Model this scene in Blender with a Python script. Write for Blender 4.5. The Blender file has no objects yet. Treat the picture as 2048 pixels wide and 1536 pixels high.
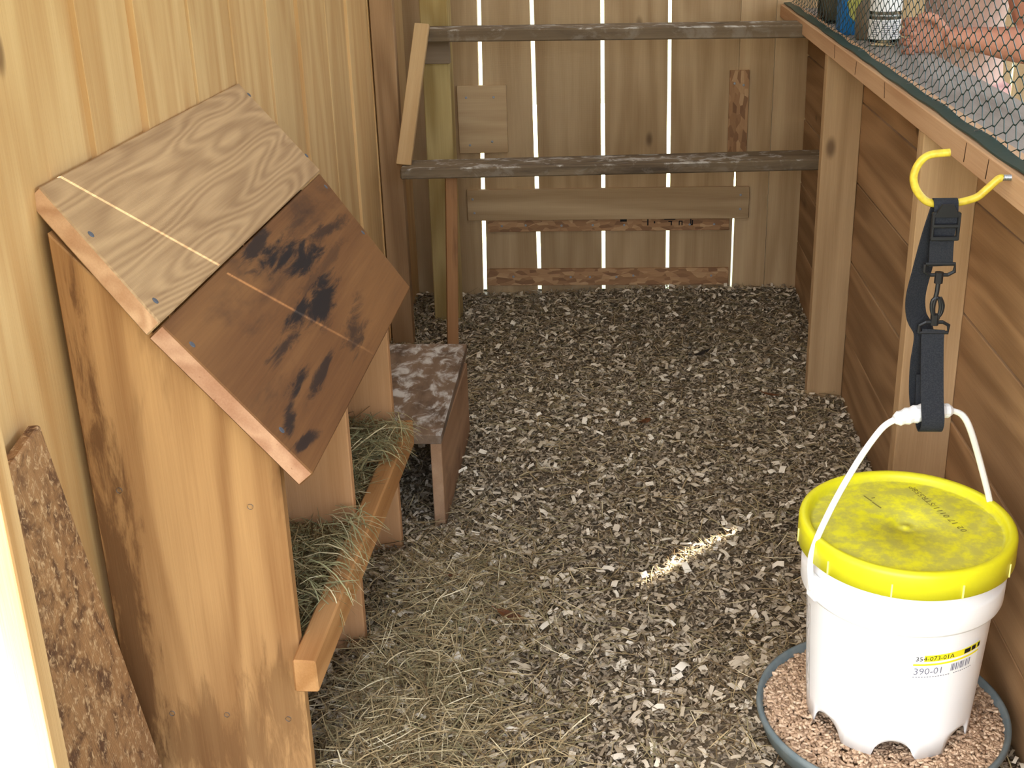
import bpy, bmesh, math, random
import numpy as np
from mathutils import Vector, Matrix, Euler, noise

random.seed(11)
rng = np.random.default_rng(5)
SC = bpy.context.scene
COL = SC.collection

# ------------------------------------------------------------------ camera
F_PX = 2475.0
cam_d = bpy.data.cameras.new('camera')
cam_d.sensor_width = 36.0
cam_d.lens = F_PX / 2048 * 36
cam_d.clip_start = 0.02
cam_d.clip_end = 300
cam = bpy.data.objects.new('camera', cam_d)
COL.objects.link(cam)
def vn(a): a = np.array(a, float); return a / np.linalg.norm(a)
_d = vn((216, -998, F_PX)); _v = np.array((202, 6182, F_PX), float); _v = vn(_v - _d * _v.dot(_d)); _x = np.cross(_v, _d)
R = np.array([_x, _d, -_v])
right, up, back = R @ [1, 0, 0], R @ [0, -1, 0], -(R @ [0, 0, 1])
M = Matrix(((right[0], up[0], back[0], 0.0), (right[1], up[1], back[1], 0.0), (right[2], up[2], back[2], 1.40), (0, 0, 0, 1)))
cam.matrix_world = M
SC.camera = cam

# ------------------------------------------------------------------ light
SUN_EL = math.radians(52)
world = bpy.data.worlds.new('world'); SC.world = world
world.use_nodes = True
wn = world.node_tree; wn.nodes.clear()
w_out = wn.nodes.new('ShaderNodeOutputWorld'); w_bg = wn.nodes.new('ShaderNodeBackground')
w_sky = wn.nodes.new('ShaderNodeTexSky'); w_hsv = wn.nodes.new('ShaderNodeHueSaturation')
w_sky.sky_type = 'NISHITA'; w_sky.sun_disc = False; w_sky.sun_elevation = SUN_EL
w_sky.sun_rotation = math.radians(224); w_sky.air_density = 1.2; w_sky.dust_density = 3.0
w_hsv.inputs['Saturation'].default_value = 0.62
w_bg.inputs['Strength'].default_value = 0.92
wn.links.new(w_sky.outputs[0], w_hsv.inputs['Color']); wn.links.new(w_hsv.outputs[0], w_bg.inputs[0]); wn.links.new(w_bg.outputs[0], w_out.inputs[0])
sun_d = bpy.data.lights.new('sun', 'SUN'); sun_d.energy = 24.0; sun_d.angle = math.radians(0.53); sun_d.color = (1.0, 0.93, 0.80)
sun = bpy.data.objects.new('sun', sun_d); COL.objects.link(sun)
SUN_AZ = (0.69, 0.724)
sdir = Vector((SUN_AZ[0] * math.cos(SUN_EL), SUN_AZ[1] * math.cos(SUN_EL), -math.sin(SUN_EL)))
sun.rotation_euler = sdir.to_track_quat('-Z', 'Y').to_euler()
sun.location = (-3, -3, 4)
vs = SC.view_settings
vs.view_transform = 'Standard'; vs.look = 'None'; vs.gamma = 1.0; vs.use_curve_mapping = False
vs.exposure = 0.34

# ------------------------------------------------------------------ node helpers
def srgb(r, g, b):
    f = lambda c: (c / 255 / 12.92) if c / 255 <= 0.04045 else ((c / 255 + 0.055) / 1.055) ** 2.4
    return (f(r), f(g), f(b), 1.0)

class NT:
    def __init__(s, name):
        s.m = bpy.data.materials.new(name); s.m.use_nodes = True
        s.t = s.m.node_tree; s.t.nodes.clear()
        s.out = s.t.nodes.new('ShaderNodeOutputMaterial')
        s.b = s.t.nodes.new('ShaderNodeBsdfPrincipled')
        s.t.links.new(s.b.outputs[0], s.out.inputs[0])
    def n(s, typ, **kw):
        nd = s.t.nodes.new('ShaderNode' + typ)
        for k, v in kw.items(): setattr(nd, k, v)
        return nd
    def l(s, a, b): s.t.links.new(a, b)
    def put(s, sock, v):
        if hasattr(v, 'is_linked') or hasattr(v, 'links'): s.l(v, sock)
        else: sock.default_value = v
    def math(s, op, a, b=0.0, c=0.0, clamp=False):
        nd = s.n('Math', operation=op, use_clamp=clamp)
        s.put(nd.inputs[0], a); s.put(nd.inputs[1], b); s.put(nd.inputs[2], c)
        return nd.outputs[0]
    def mapr(s, v, a, b, c=0.0, d=1.0, smooth=True):
        nd = s.n('MapRange', interpolation_type='SMOOTHSTEP' if smooth else 'LINEAR')
        s.put(nd.inputs[0], v)
        for i, q in enumerate((a, b, c, d)): nd.inputs[1 + i].default_value = q
        return nd.outputs[0]
    def mix(s, f, a, b, mode='MIX'):
        nd = s.n('Mix', data_type='RGBA', blend_type=mode)
        s.put(nd.inputs[0], f); s.put(nd.inputs[6], a); s.put(nd.inputs[7], b)
        return nd.outputs[2]
    def mapping(s, v, scale=(1, 1, 1), loc=(0, 0, 0), rot=(0, 0, 0)):
        nd = s.n('Mapping'); s.l(v, nd.inputs[0])
        nd.inputs[1].default_value = loc; nd.inputs[2].default_value = rot; nd.inputs[3].default_value = scale
        return nd.outputs[0]
    def noise(s, v, scale=1.0, detail=2.0, rough=0.5, dist=0.0):
        nd = s.n('TexNoise'); s.l(v, nd.inputs['Vector'])
        nd.inputs['Scale'].default_value = scale; nd.inputs['Detail'].default_value = detail
        nd.inputs['Roughness'].default_value = rough; nd.inputs['Distortion'].default_value = dist
        return nd.outputs[0]
    def ramp(s, v, stops):
        nd = s.n('ValToRGB'); s.l(v, nd.inputs[0]); cr = nd.color_ramp
        while len(cr.elements) < len(stops): cr.elements.new(0.5)
        for e, (p, c) in zip(cr.elements, stops): e.position = p; e.color = c
        return nd.outputs[0]
    def objvec(s, shift=True):
        tc = s.n('TexCoord')
        if not shift: return tc.outputs['Object']
        oi = s.n('ObjectInfo')
        cb = s.n('CombineXYZ')
        for i, k in enumerate((31.0, 47.0, 23.0)): s.l(s.math('MULTIPLY', oi.outputs['Random'], k), cb.inputs[i])
        ad = s.n('VectorMath', operation='ADD'); s.l(tc.outputs['Object'], ad.inputs[0]); s.l(cb.outputs[0], ad.inputs[1])
        return ad.outputs[0]
    def bump(s, h, strength=0.3, dist=0.002):
        nd = s.n('Bump'); nd.inputs['Strength'].default_value = strength; nd.inputs['Distance'].default_value = dist
        s.l(h, nd.inputs['Height']); s.l(nd.outputs[0], s.b.inputs['Normal'])

def wood(name, light, dark, ring=5.0, ring_amt=0.5, vary=0.14, stain=None, stain_rng=(0.52, 0.72), stain_sc=(1.2, 6, 6),
         blobs=None, blob_col=None, splat=None, splat_rng=(0.60, 0.70), splat_sc=28, splat_up=False, knots=True, rough=0.75, bump=0.35, saw=0.0):
    k = NT(name)
    v = k.objvec(True); raw = k.objvec(False)
    big = k.noise(k.mapping(v, (0.8, 7, 7)), 1.0, 2.0, 0.45, 0.25)
    rings = k.math('ADD', k.math('MULTIPLY', k.math('SINE', k.math('MULTIPLY', big, ring * 6.283)), 0.5), 0.5)
    fib = k.noise(k.mapping(v, (7, 330, 330)), 1.0, 2.0, 0.6)
    mid = k.noise(k.mapping(v, (1.6, 38, 38)), 1.0, 3.0, 0.55)
    f = k.math('ADD', k.math('MULTIPLY', rings, ring_amt), k.math('ADD', k.math('MULTIPLY', mid, 0.75 - ring_amt * 0.6), k.math('MULTIPLY', fib, 0.32)))
    f = k.mapr(f, 0.22, 0.95, smooth=False)
    col = k.mix(f, light, dark)
    if knots:
        vo = k.n('TexVoronoi'); k.l(k.mapping(v, (2.6, 5.5, 1.0)), vo.inputs['Vector']); vo.inputs['Scale'].default_value = 1.0
        cx = k.n('SeparateColor'); k.l(vo.outputs['Color'], cx.inputs[0])
        gate = k.mapr(cx.outputs[0], 0.80, 0.82)
        kn = k.math('MULTIPLY', k.mapr(vo.outputs['Distance'], 0.05, 0.11, 1.0, 0.0), gate)
        col = k.mix(k.math('MULTIPLY', kn, 0.75), col, (dark[0] * 0.28, dark[1] * 0.25, dark[2] * 0.25, 1))
    if stain is not None:
        sn = k.noise(k.mapping(v, stain_sc), 1.0, 5.0, 0.62, 0.4)
        col = k.mix(k.mapr(sn, *stain_rng), col, stain)
    if blobs:
        warp = k.noise(k.mapping(raw, (7, 40, 40)), 1.0, 6.0, 0.7, 0.5)
        acc = None
        for (cx_, cy_, rx, ry, rot, amt) in blobs:
            mp = k.n('Mapping', vector_type='TEXTURE'); k.l(raw, mp.inputs[0])
            mp.inputs[1].default_value = (cx_, cy_, 0); mp.inputs[2].default_value = (0, 0, rot); mp.inputs[3].default_value = (rx, ry, 1000)
            ln = k.n('VectorMath', operation='LENGTH'); k.l(mp.outputs[0], ln.inputs[0])
            dd = k.math('ADD', ln.outputs['Value'], k.math('MULTIPLY', k.math('SUBTRACT', warp, 0.5), 4.2))
            mk = k.mapr(dd, 0.45, 1.35, amt, 0.0)
            acc = mk if acc is None else k.math('MAXIMUM', acc, mk)
        col = k.mix(acc, col, blob_col)
    if splat is not None:
        s1 = k.noise(k.mapping(v, (1, 1.3, 1.3)), splat_sc, 6.0, 0.68, 0.6)
        msk = k.mapr(s1, *splat_rng)
        if splat_up:
            g = k.n('NewGeometry'); sx = k.n('SeparateXYZ'); k.l(g.outputs['Normal'], sx.inputs[0])
            msk = k.math('MULTIPLY', msk, k.mapr(sx.outputs[2], 0.2, 0.8, 0.15, 1.0))
        col = k.mix(msk, col, splat)
    hs = k.n('HueSaturation'); k.l(col, hs.inputs['Color'])
    oi = k.n('ObjectInfo')
    k.l(k.math('ADD', k.math('MULTIPLY', oi.outputs['Random'], vary * 2), 1.0 - vary), hs.inputs['Value'])
    k.l(hs.outputs[0], k.b.inputs['Base Color'])
    k.b.inputs['Roughness'].default_value = rough
    k.b.inputs['Specular IOR Level'].default_value = 0.25
    h = k.math('ADD', k.math('MULTIPLY', fib, 0.6), k.math('MULTIPLY', mid, 0.7))
    if saw:
        wv = k.n('TexWave', wave_type='BANDS', bands_direction='X'); k.l(v, wv.inputs[0]); wv.inputs['Scale'].default_value = 90; wv.inputs['Distortion'].default_value = 1.5
        h = k.math('ADD', h, k.math('MULTIPLY', wv.outputs[1], saw))
    k.bump(h, bump, 0.002)
    return k.m

def plain(name, col, rough=0.5, spec=0.5, metal=0.0, noise_amt=0.0, noise_sc=20, col2=None, bump=0.0, trans=0.0, alpha=1.0, ior=1.45):
    k = NT(name)
    c = col
    if noise_amt and col2 is not None:
        nz = k.noise(k.objvec(True), noise_sc, 4.0, 0.6)
        c = k.mix(k.math('MULTIPLY', k.mapr(nz, 0.38, 0.66), noise_amt), col, col2)
        k.l(c, k.b.inputs['Base Color'])
        if bump: k.bump(nz, bump, 0.002)
    else: k.b.inputs['Base Color'].default_value = col
    k.b.inputs['Roughness'].default_value = rough; k.b.inputs['Specular IOR Level'].default_value = spec
    k.b.inputs['Metallic'].default_value = metal
    k.b.inputs['Transmission Weight'].default_value = trans; k.b.inputs['IOR'].default_value = ior
    return k.m

def shade_mat(name, stops, attr='shade', rough=0.8, fine=0.0, spec=0.2):
    k = NT(name)
    a = k.n('Attribute', attribute_name=attr)
    c = k.ramp(a.outputs['Fac'], stops)
    k.l(c, k.b.inputs['Base Color'])
    k.b.inputs['Roughness'].default_value = rough; k.b.inputs['Specular IOR Level'].default_value = spec
    return k.m

# ------------------------------------------------------------------ materials
MT = {}
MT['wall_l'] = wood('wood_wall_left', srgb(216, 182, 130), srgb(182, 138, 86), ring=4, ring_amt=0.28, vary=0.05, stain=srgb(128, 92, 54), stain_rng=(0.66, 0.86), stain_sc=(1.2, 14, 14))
MT['wall_b'] = wood('wood_wall_back', srgb(194, 166, 128), srgb(156, 126, 90), ring=4, ring_amt=0.35, vary=0.10, stain=srgb(104, 78, 54), stain_rng=(0.60, 0.85), stain_sc=(1.5, 5, 5), saw=0.25)
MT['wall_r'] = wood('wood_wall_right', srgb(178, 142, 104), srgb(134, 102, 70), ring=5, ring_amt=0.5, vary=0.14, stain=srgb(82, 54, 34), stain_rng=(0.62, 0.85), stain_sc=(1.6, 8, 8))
MT['post'] = wood('wood_post', srgb(196, 164, 124), srgb(158, 126, 90), ring=4, ring_amt=0.3, vary=0.06, stain=srgb(96, 70, 46), stain_rng=(0.60, 0.88), stain_sc=(3, 10, 10))
MT['rail'] = wood('wood_rail', srgb(212, 176, 140), srgb(178, 136, 100), ring=3, ring_amt=0.4, vary=0.04)
MT['green'] = wood('wood_treated', srgb(190, 166, 112), srgb(152, 126, 76), ring=7, ring_amt=0.55, vary=0.03, knots=True)
MT['panel'] = wood('wood_nest_panel', srgb(196, 150, 98), srgb(148, 104, 62), ring=4.5, ring_amt=0.45, vary=0.0, stain=srgb(100, 64, 32), stain_rng=(0.56, 0.80), stain_sc=(1.8, 7, 7), knots=False,
                   blobs=[(-0.1, -0.125, 0.42, 0.035, 0.0, 0.8), (-0.22, 0.10, 0.10, 0.05, 0.1, 0.5), (-0.30, 0.0, 0.09, 0.12, 0.0, 0.5)], blob_col=srgb(92, 58, 30))
MT['divider'] = wood('wood_nest_divider', srgb(204, 156, 112), srgb(172, 122, 78), ring=3, ring_amt=0.25, vary=0.05, knots=False)
MT['lip'] = wood('wood_nest_lip', srgb(200, 150, 98), srgb(160, 110, 62), ring=4, ring_amt=0.4, vary=0.03, stain=srgb(110, 66, 30), stain_rng=(0.62, 0.8), stain_sc=(4, 20, 20), knots=False)
MT['roof_a'] = wood('wood_roof_upper', srgb(196, 162, 120), srgb(140, 108, 76), ring=32, ring_amt=0.28, vary=0.0, stain=srgb(122, 104, 84), stain_rng=(0.55, 0.8), stain_sc=(2, 5, 5), knots=False, saw=0.3)
MT['roof_b'] = wood('wood_roof_lower', srgb(140, 98, 58), srgb(100, 64, 36), ring=3, ring_amt=0.3, vary=0.0, stain=srgb(72, 48, 32), stain_rng=(0.52, 0.74), stain_sc=(2.2, 9, 9), knots=False,
                    blobs=[(-0.05, 0.135, 0.09, 0.014, 0.1, 0.9), (0.02, 0.088, 0.12, 0.026, -0.15, 1.0), (0.06, 0.055, 0.09, 0.026, -0.1, 1.0), (0.01, -0.012, 0.10, 0.026, 0.1, 1.0), (-0.12, 0.002, 0.08, 0.016, 0.0, 1.0),
                           (-0.26, -0.008, 0.09, 0.010, 0.0, 0.8), (-0.31, -0.056, 0.07, 0.009, 0.05, 0.95), (-0.25, -0.082, 0.09, 0.008, 0.05, 0.85), (-0.43, -0.078, 0.05, 0.012, 0.2, 0.9), (-0.45, -0.112, 0.05, 0.008, -0.2, 0.9), (0.01, -0.092, 0.10, 0.020, 0.15, 0.75),
                           (0.28, 0.06, 0.12, 0.012, -0.1, 0.75), (0.18, 0.11, 0.10, 0.012, 0.0, 0.5), (0.10, 0.022, 0.2, 0.01, 0.0, 0.4)],
                    blob_col=srgb(38, 30, 28))
MT['roost'] = wood('wood_roost', srgb(134, 116, 92), srgb(94, 78, 60), ring=4, ring_amt=0.3, vary=0.06, stain=srgb(70, 58, 46), stain_rng=(0.5, 0.75), stain_sc=(3, 14, 14), splat=srgb(188, 182, 174), splat_rng=(0.50, 0.66), splat_sc=15, splat_up=True)
MT['roost_pale'] = wood('wood_brace', srgb(200, 168, 124), srgb(164, 128, 84), ring=3, ring_amt=0.3, vary=0.03, stain=srgb(110, 84, 56), stain_rng=(0.68, 0.78), stain_sc=(14, 40, 40))
MT['prop'] = wood('wood_prop', srgb(178, 130, 88), srgb(134, 94, 60), ring=3, ring_amt=0.3, vary=0.03, stain=srgb(80, 58, 42), stain_rng=(0.5, 0.8), stain_sc=(2, 12, 12))
MT['cleat'] = wood('wood_cleat', srgb(150, 130, 108), srgb(116, 96, 76), ring=3, ring_amt=0.3, vary=0.03)
MT['stage'] = wood('wood_stool_top', srgb(138, 114, 94), srgb(106, 84, 66), ring=3, ring_amt=0.2, vary=0.03, stain=srgb(70, 54, 42), stain_rng=(0.45, 0.75), stain_sc=(6, 9, 9), splat=srgb(196, 190, 184), splat_rng=(0.46, 0.66), splat_sc=17, splat_up=True)
MT['stage_side'] = wood('wood_stool_side', srgb(182, 146, 114), srgb(144, 108, 80), ring=3, ring_amt=0.25, vary=0.03, stain=srgb(118, 88, 66), stain_rng=(0.5, 0.8), stain_sc=(4, 6, 6))
MT['grunge'] = wood('wood_soiled', srgb(172, 130, 88), srgb(128, 92, 62), ring=3, ring_amt=0.2, vary=0.0, stain=srgb(92, 64, 46), stain_rng=(0.42, 0.68), stain_sc=(26, 34, 34), splat=srgb(200, 166, 126), splat_rng=(0.50, 0.66), splat_sc=85, bump=1.0)
MT['jamb'] = wood('wood_jamb', srgb(214, 178, 128), srgb(178, 134, 84), ring=4, ring_amt=0.4, vary=0.0)
MT['shelf'] = wood('wood_shelf', srgb(168, 160, 152), srgb(132, 122, 114), ring=4, ring_amt=0.4, vary=0.03, stain=srgb(110, 98, 88), stain_rng=(0.5, 0.8))
MT['ceil'] = wood('wood_ceiling', srgb(200, 164, 116), srgb(160, 118, 74), ring=4, ring_amt=0.4, vary=0.05)
k = NT('osb')
v = k.objvec(True)
vo = k.n('TexVoronoi'); k.l(k.mapping(v, (30, 80, 80), rot=(0, 0, 0.5)), vo.inputs['Vector']); vo.inputs['Scale'].default_value = 1.0
sc_ = k.n('SeparateColor'); k.l(vo.outputs['Color'], sc_.inputs[0])
c_ = k.ramp(sc_.outputs[0], [(0.0, srgb(124, 88, 58)), (0.4, srgb(164, 122, 82)), (0.75, srgb(182, 140, 98)), (1.0, srgb(202, 164, 120))])
c_ = k.mix(k.math('MULTIPLY', k.noise(k.mapping(v, (30, 200, 200)), 1.0, 2.0), 0.5), c_, srgb(132, 94, 62))
k.l(c_, k.b.inputs['Base Color']); k.b.inputs['Roughness'].default_value = 0.75; k.bump(sc_.outputs[1], 0.4, 0.002)
MT['osb'] = k.m
MT['nail'] = plain('nail_steel', srgb(150, 152, 156), 0.45, 0.5, 0.7)
MT['nail_dark'] = plain('nail_weathered', srgb(96, 100, 110), 0.5, 0.5, 0.5)
MT['white_pl'] = plain('plastic_white', srgb(240, 240, 242), 0.35, 0.5)
# dusty lid
k = NT('plastic_yellow'); v = k.objvec(False)
nz = k.noise(v, 45, 7.0, 0.7); g = k.n('NewGeometry'); sx = k.n('SeparateXYZ'); k.l(v, sx.inputs[0])
ln = k.n('VectorMath', operation='LENGTH'); cb = k.n('CombineXYZ'); k.l(sx.outputs[0], cb.inputs[0]); k.l(sx.outputs[1], cb.inputs[1]); k.l(cb.outputs[0], ln.inputs[0])
dust = k.math('MULTIPLY', k.mapr(nz, 0.35, 0.62), k.mapr(ln.outputs['Value'], 0.138, 0.146, 0.85, 0.06))
k.l(k.mix(dust, srgb(226, 222, 30), srgb(184, 180, 84)), k.b.inputs['Base Color']); k.b.inputs['Roughness'].default_value = 0.42
MT['yellow'] = k.m
MT['hook'] = plain('hook_vinyl_yellow', srgb(214, 190, 62), 0.35, 0.5, noise_amt=0.5, noise_sc=120, col2=srgb(178, 148, 44))
MT['steel'] = plain('zinc_steel', srgb(186, 190, 198), 0.3, 0.5, 1.0)
MT['pan'] = plain('rubber_grey', srgb(96, 108, 112), 0.6, 0.4, noise_amt=0.5, noise_sc=40, col2=srgb(120, 126, 124))
MT['web'] = plain('webbing_black', srgb(38, 40, 46), 0.85, 0.2, noise_amt=0.6, noise_sc=500, col2=srgb(56, 58, 62), bump=0.4)
MT['buckle'] = plain('plastic_black', srgb(32, 33, 36), 0.4, 0.4)
MT['ink'] = plain('ink_black', srgb(28, 26, 26), 0.7, 0.2)
MT['ink_grey'] = plain('ink_grey', srgb(120, 120, 136), 0.7, 0.2)
MT['ink_faint'] = plain('ink_faint', srgb(132, 124, 58), 0.7, 0.2)
MT['paper'] = plain('label_paper', srgb(240, 240, 240), 0.6, 0.3)
MT['paper_y'] = plain('label_yellow', srgb(240, 226, 40), 0.6, 0.3)
MT['net'] = plain('net_green_plastic', srgb(36, 62, 58), 0.45, 0.4)
MT['glass'] = plain('jar_glass', (0.95, 0.97, 0.95, 1), 0.05, 0.5, trans=1.0)
MT['blue_pl'] = plain('carton_blue', srgb(20, 118, 190), 0.45, 0.4)
MT['label_g'] = plain('label_yellow_green', srgb(196, 196, 110), 0.6, 0.3, noise_amt=0.6, noise_sc=60, col2=srgb(150, 150, 60))
MT['tin'] = plain('jar_contents', srgb(130, 118, 96), 0.8, 0.2)
MT['lid_m'] = plain('jar_lid', srgb(170, 172, 170), 0.35, 0.5, 0.6)
MT['amber'] = plain('bottle_brown', srgb(120, 104, 84), 0.35, 0.5)
MT['skin'] = plain('skin', srgb(178, 124, 102), 0.6, 0.3, noise_amt=0.35, noise_sc=30, col2=srgb(160, 104, 82))
MT['shirt'] = plain('shirt_cotton', srgb(192, 160, 148), 0.9, 0.1, noise_amt=0.35, noise_sc=14, col2=srgb(176, 146, 136), bump=0.3)
MT['shorts'] = plain('shorts_cotton', srgb(196, 150, 142), 0.9, 0.1)
MT['hair'] = plain('hair_brown', srgb(70, 48, 32), 0.7, 0.3, noise_amt=0.7, noise_sc=80, col2=srgb(42, 28, 20), bump=0.6)
MT['eye'] = plain('eye_white', srgb(235, 232, 228), 0.2, 0.5)
MT['iris'] = plain('eye_iris', srgb(60, 44, 30), 0.2, 0.5)
MT['shoe'] = plain('shoe_leather', srgb(60, 52, 46), 0.6, 0.3)
MT['leaf'] = plain('leaf_brown', srgb(110, 68, 38), 0.6, 0.3, noise_amt=0.6, noise_sc=60, col2=srgb(64, 42, 28))
MT['feather'] = plain('feather_dark', srgb(40, 34, 30), 0.6, 0.3)
k = NT('added_sheet_translucent'); tr = k.n('BsdfTranslucent'); tr.inputs[0].default_value = (0.078, 0.080, 0.082, 1); mx = k.n('AddShader')  # for the added roof sheets, lets soft light down
k.b.inputs['Base Color'].default_value = (0.30, 0.30, 0.29, 1); k.b.inputs['Roughness'].default_value = 0.5
k.l(k.b.outputs[0], mx.inputs[0]); k.l(tr.outputs[0], mx.inputs[1]); k.l(mx.outputs[0], k.out.inputs[0])
MT['sheet'] = k.m
MT['dark'] = plain('dark_kerf', srgb(58, 38, 26), 0.9, 0.1)

k = NT('litter_bed'); v = k.objvec(False)
a = k.noise(v, 60, 6.0, 0.7); b = k.noise(v, 9, 3.0, 0.6)
c_ = k.ramp(a, [(0.25, srgb(84, 74, 60)), (0.5, srgb(122, 108, 90)), (0.72, srgb(164, 148, 124))])
c_ = k.mix(k.math('MULTIPLY', k.mapr(b, 0.45, 0.7), 0.45), c_, srgb(78, 66, 48))
k.l(c_, k.b.inputs['Base Color']); k.b.inputs['Roughness'].default_value = 0.95; k.b.inputs['Specular IOR Level'].default_value = 0.1; k.bump(a, 1.0, 0.01)
MT['bed'] = k.m
k = NT('ground_grass'); v = k.objvec(False)
a = k.noise(v, 3.0, 6.0, 0.65); b = k.noise(v, 40, 3.0, 0.6)
c_ = k.mix(k.mapr(a, 0.42, 0.60), srgb(92, 102, 70), srgb(110, 106, 92))
c_ = k.mix(k.math('MULTIPLY', b, 0.35), c_, srgb(80, 84, 56))
k.l(c_, k.b.inputs['Base Color']); k.b.inputs['Roughness'].default_value = 0.95
MT['grass'] = k.m
MT['chip'] = shade_mat('shaving', [(0.0, srgb(80, 70, 58)), (0.22, srgb(130, 116, 98)), (0.5, srgb(178, 162, 138)), (0.8, srgb(216, 202, 180)), (1.0, srgb(240, 230, 212))])
MT['hay'] = shade_mat('hay_stalk', [(0.0, srgb(84, 66, 46)), (0.3, srgb(132, 110, 78)), (0.5, srgb(138, 130, 96)), (0.62, srgb(166, 144, 106)), (0.8, srgb(186, 166, 126)), (1.0, srgb(220, 206, 172))], rough=0.6)
MT['hay_g'] = shade_mat('hay_green_stalk', [(0.0, srgb(84, 66, 44)), (0.25, srgb(128, 106, 70)), (0.45, srgb(134, 130, 94)), (0.62, srgb(158, 154, 114)), (0.75, srgb(172, 152, 108)), (1.0, srgb(222, 208, 170))], rough=0.6)
MT['pellet'] = shade_mat('feed_pellet', [(0.0, srgb(140, 114, 92)), (0.5, srgb(186, 156, 128)), (1.0, srgb(212, 186, 158))], rough=0.85)

# ------------------------------------------------------------------ object helpers
WM = {}
def link(o, parent=None, mw=None):
    COL.objects.link(o)
    mw = mw if mw is not None else Matrix.Identity(4)
    WM[o.name] = mw.copy()
    if parent is not None:
        o.parent = parent
        o.matrix_basis = WM[parent.name].inverted() @ mw
    else: o.matrix_basis = mw
    return o
def thing(name, label, cat, loc=(0, 0, 0), group=None, kind=None, rot=None):
    o = bpy.data.objects.new(name, None); o.empty_display_size = 0.05
    m = Matrix.Translation(loc)
    if rot: m = m @ Euler(rot).to_matrix().to_4x4()
    link(o, None, m)
    if kind: o['kind'] = kind
    if label: o['label'] = label
    if cat: o['category'] = cat
    if group: o['group'] = group
    return o
def tag(o, label=None, cat=None, group=None, kind=None):
    if label: o['label'] = label
    if cat: o['category'] = cat
    if group: o['group'] = group
    if kind: o['kind'] = kind
    return o
def mesh_obj(name, verts, faces, mat, parent=None, mw=None, smooth=False):
    me = bpy.data.meshes.new(name); me.from_pydata([tuple(map(float, v)) for v in verts], [], faces); me.update()
    if mat: me.materials.append(mat)
    if smooth: me.polygons.foreach_set('use_smooth', [True] * len(me.polygons))
    return link(bpy.data.objects.new(name, me), parent, mw)
def bm_obj(name, bm, mat, parent=None, mw=None, smooth=False):
    me = bpy.data.meshes.new(name); bmesh.ops.recalc_face_normals(bm, faces=bm.faces); bm.to_mesh(me); bm.free()
    if mat: me.materials.append(mat)
    if smooth: me.polygons.foreach_set('use_smooth', [True] * len(me.polygons))
    return link(bpy.data.objects.new(name, me), parent, mw)
def frame(p0, p1, wdir):
    p0, p1 = Vector(p0), Vector(p1); X = (p1 - p0); L = X.length; X.normalize()
    Y = Vector(wdir); Y = (Y - X * Y.dot(X)).normalized(); Z = X.cross(Y)
    c = (p0 + p1) / 2
    m = Matrix(((X.x, Y.x, Z.x, c.x), (X.y, Y.y, Z.y, c.y), (X.z, Y.z, Z.z, c.z), (0, 0, 0, 1)))
    return m, L
def board(name, p0, p1, wdir, width, thick, mat, parent=None, bev=0.0018, jit=0.0008, taper=0.0):
    """plank whose centre line runs p0-p1, local X = grain, Y = width (wdir), Z = thickness"""
    m, L = frame(p0, p1, wdir)
    bm = bmesh.new(); bmesh.ops.create_cube(bm, size=1.0)
    for q in bm.verts:
        w = width * (1 - taper * (q.co.x + 0.5))
        q.co = Vector((q.co.x * L, q.co.y * w, q.co.z * thick)) + Vector((random.uniform(-jit, jit), random.uniform(-jit, jit), random.uniform(-jit, jit)))
    if bev: bmesh.ops.bevel(bm, geom=bm.edges[:], offset=bev, segments=1, affect='EDGES')
    return bm_obj(name, bm, mat, parent, m)
def prism(name, poly, axis_m, t, mat, parent=None, shear=(0, 0), bev=0.0):
    """polygon in local XY extruded along local +Z by t (with shear), placed by matrix axis_m"""
    n = len(poly)
    vs_ = [(x, y, 0) for x, y in poly] + [(x + shear[0], y + shear[1], t) for x, y in poly]
    fs = [tuple(range(n - 1, -1, -1)), tuple(range(n, 2 * n))] + [(i, (i + 1) % n, n + (i + 1) % n, n + i) for i in range(n)]
    bm = bmesh.new(); bv = [bm.verts.new(q) for q in vs_]
    for f_ in fs: bm.faces.new([bv[i] for i in f_])
    if bev: bmesh.ops.bevel(bm, geom=bm.edges[:], offset=bev, segments=1, affect='EDGES')
    return bm_obj(name, bm, mat, parent, axis_m)
def tube_bm(bm, pts, rad, seg=8, cap=True, flat=None):
    pts = [Vector(p) for p in pts]; n = len(pts)
    rad = [rad] * n if not hasattr(rad, '__len__') else rad
    rings = []; prev = None
    for i, p in enumerate(pts):
        t = (pts[min(i + 1, n - 1)] - pts[max(i - 1, 0)]).normalized()
        if prev is None:
            a = Vector((0, 0, 1)) if abs(t.z) < 0.9 else Vector((0, 1, 0))
            u = t.cross(a).normalized()
        else: u = (prev - t * prev.dot(t)).normalized()
        prev = u; w = t.cross(u)
        fr = flat if flat else 1.0
        rings.append([bm.verts.new(p + (u * math.cos(6.28318 * j / seg) + w * math.sin(6.28318 * j / seg) * fr) * rad[i]) for j in range(seg)])
    for i in range(n - 1):
        for j in range(seg):
            bm.faces.new((rings[i][j], rings[i][(j + 1) % seg], rings[i + 1][(j + 1) % seg], rings[i + 1][j]))
    if cap: bm.faces.new(rings[0][::-1]); bm.faces.new(rings[-1])
    return bm
def smooth_path(pts, n=6):
    pts = [Vector(p) for p in pts]; out = []
    for i in range(len(pts) - 1):
        p0 = pts[max(i - 1, 0)]; p1 = pts[i]; p2 = pts[i + 1]; p3 = pts[min(i + 2, len(pts) - 1)]
        for j in range(n):
            t = j / n
            out.append(0.5 * ((2 * p1) + (p2 - p0) * t + (2 * p0 - 5 * p1 + 4 * p2 - p3) * t * t + (3 * p1 - p0 - 3 * p2 + p3) * t ** 3))
    out.append(pts[-1]); return out
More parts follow.
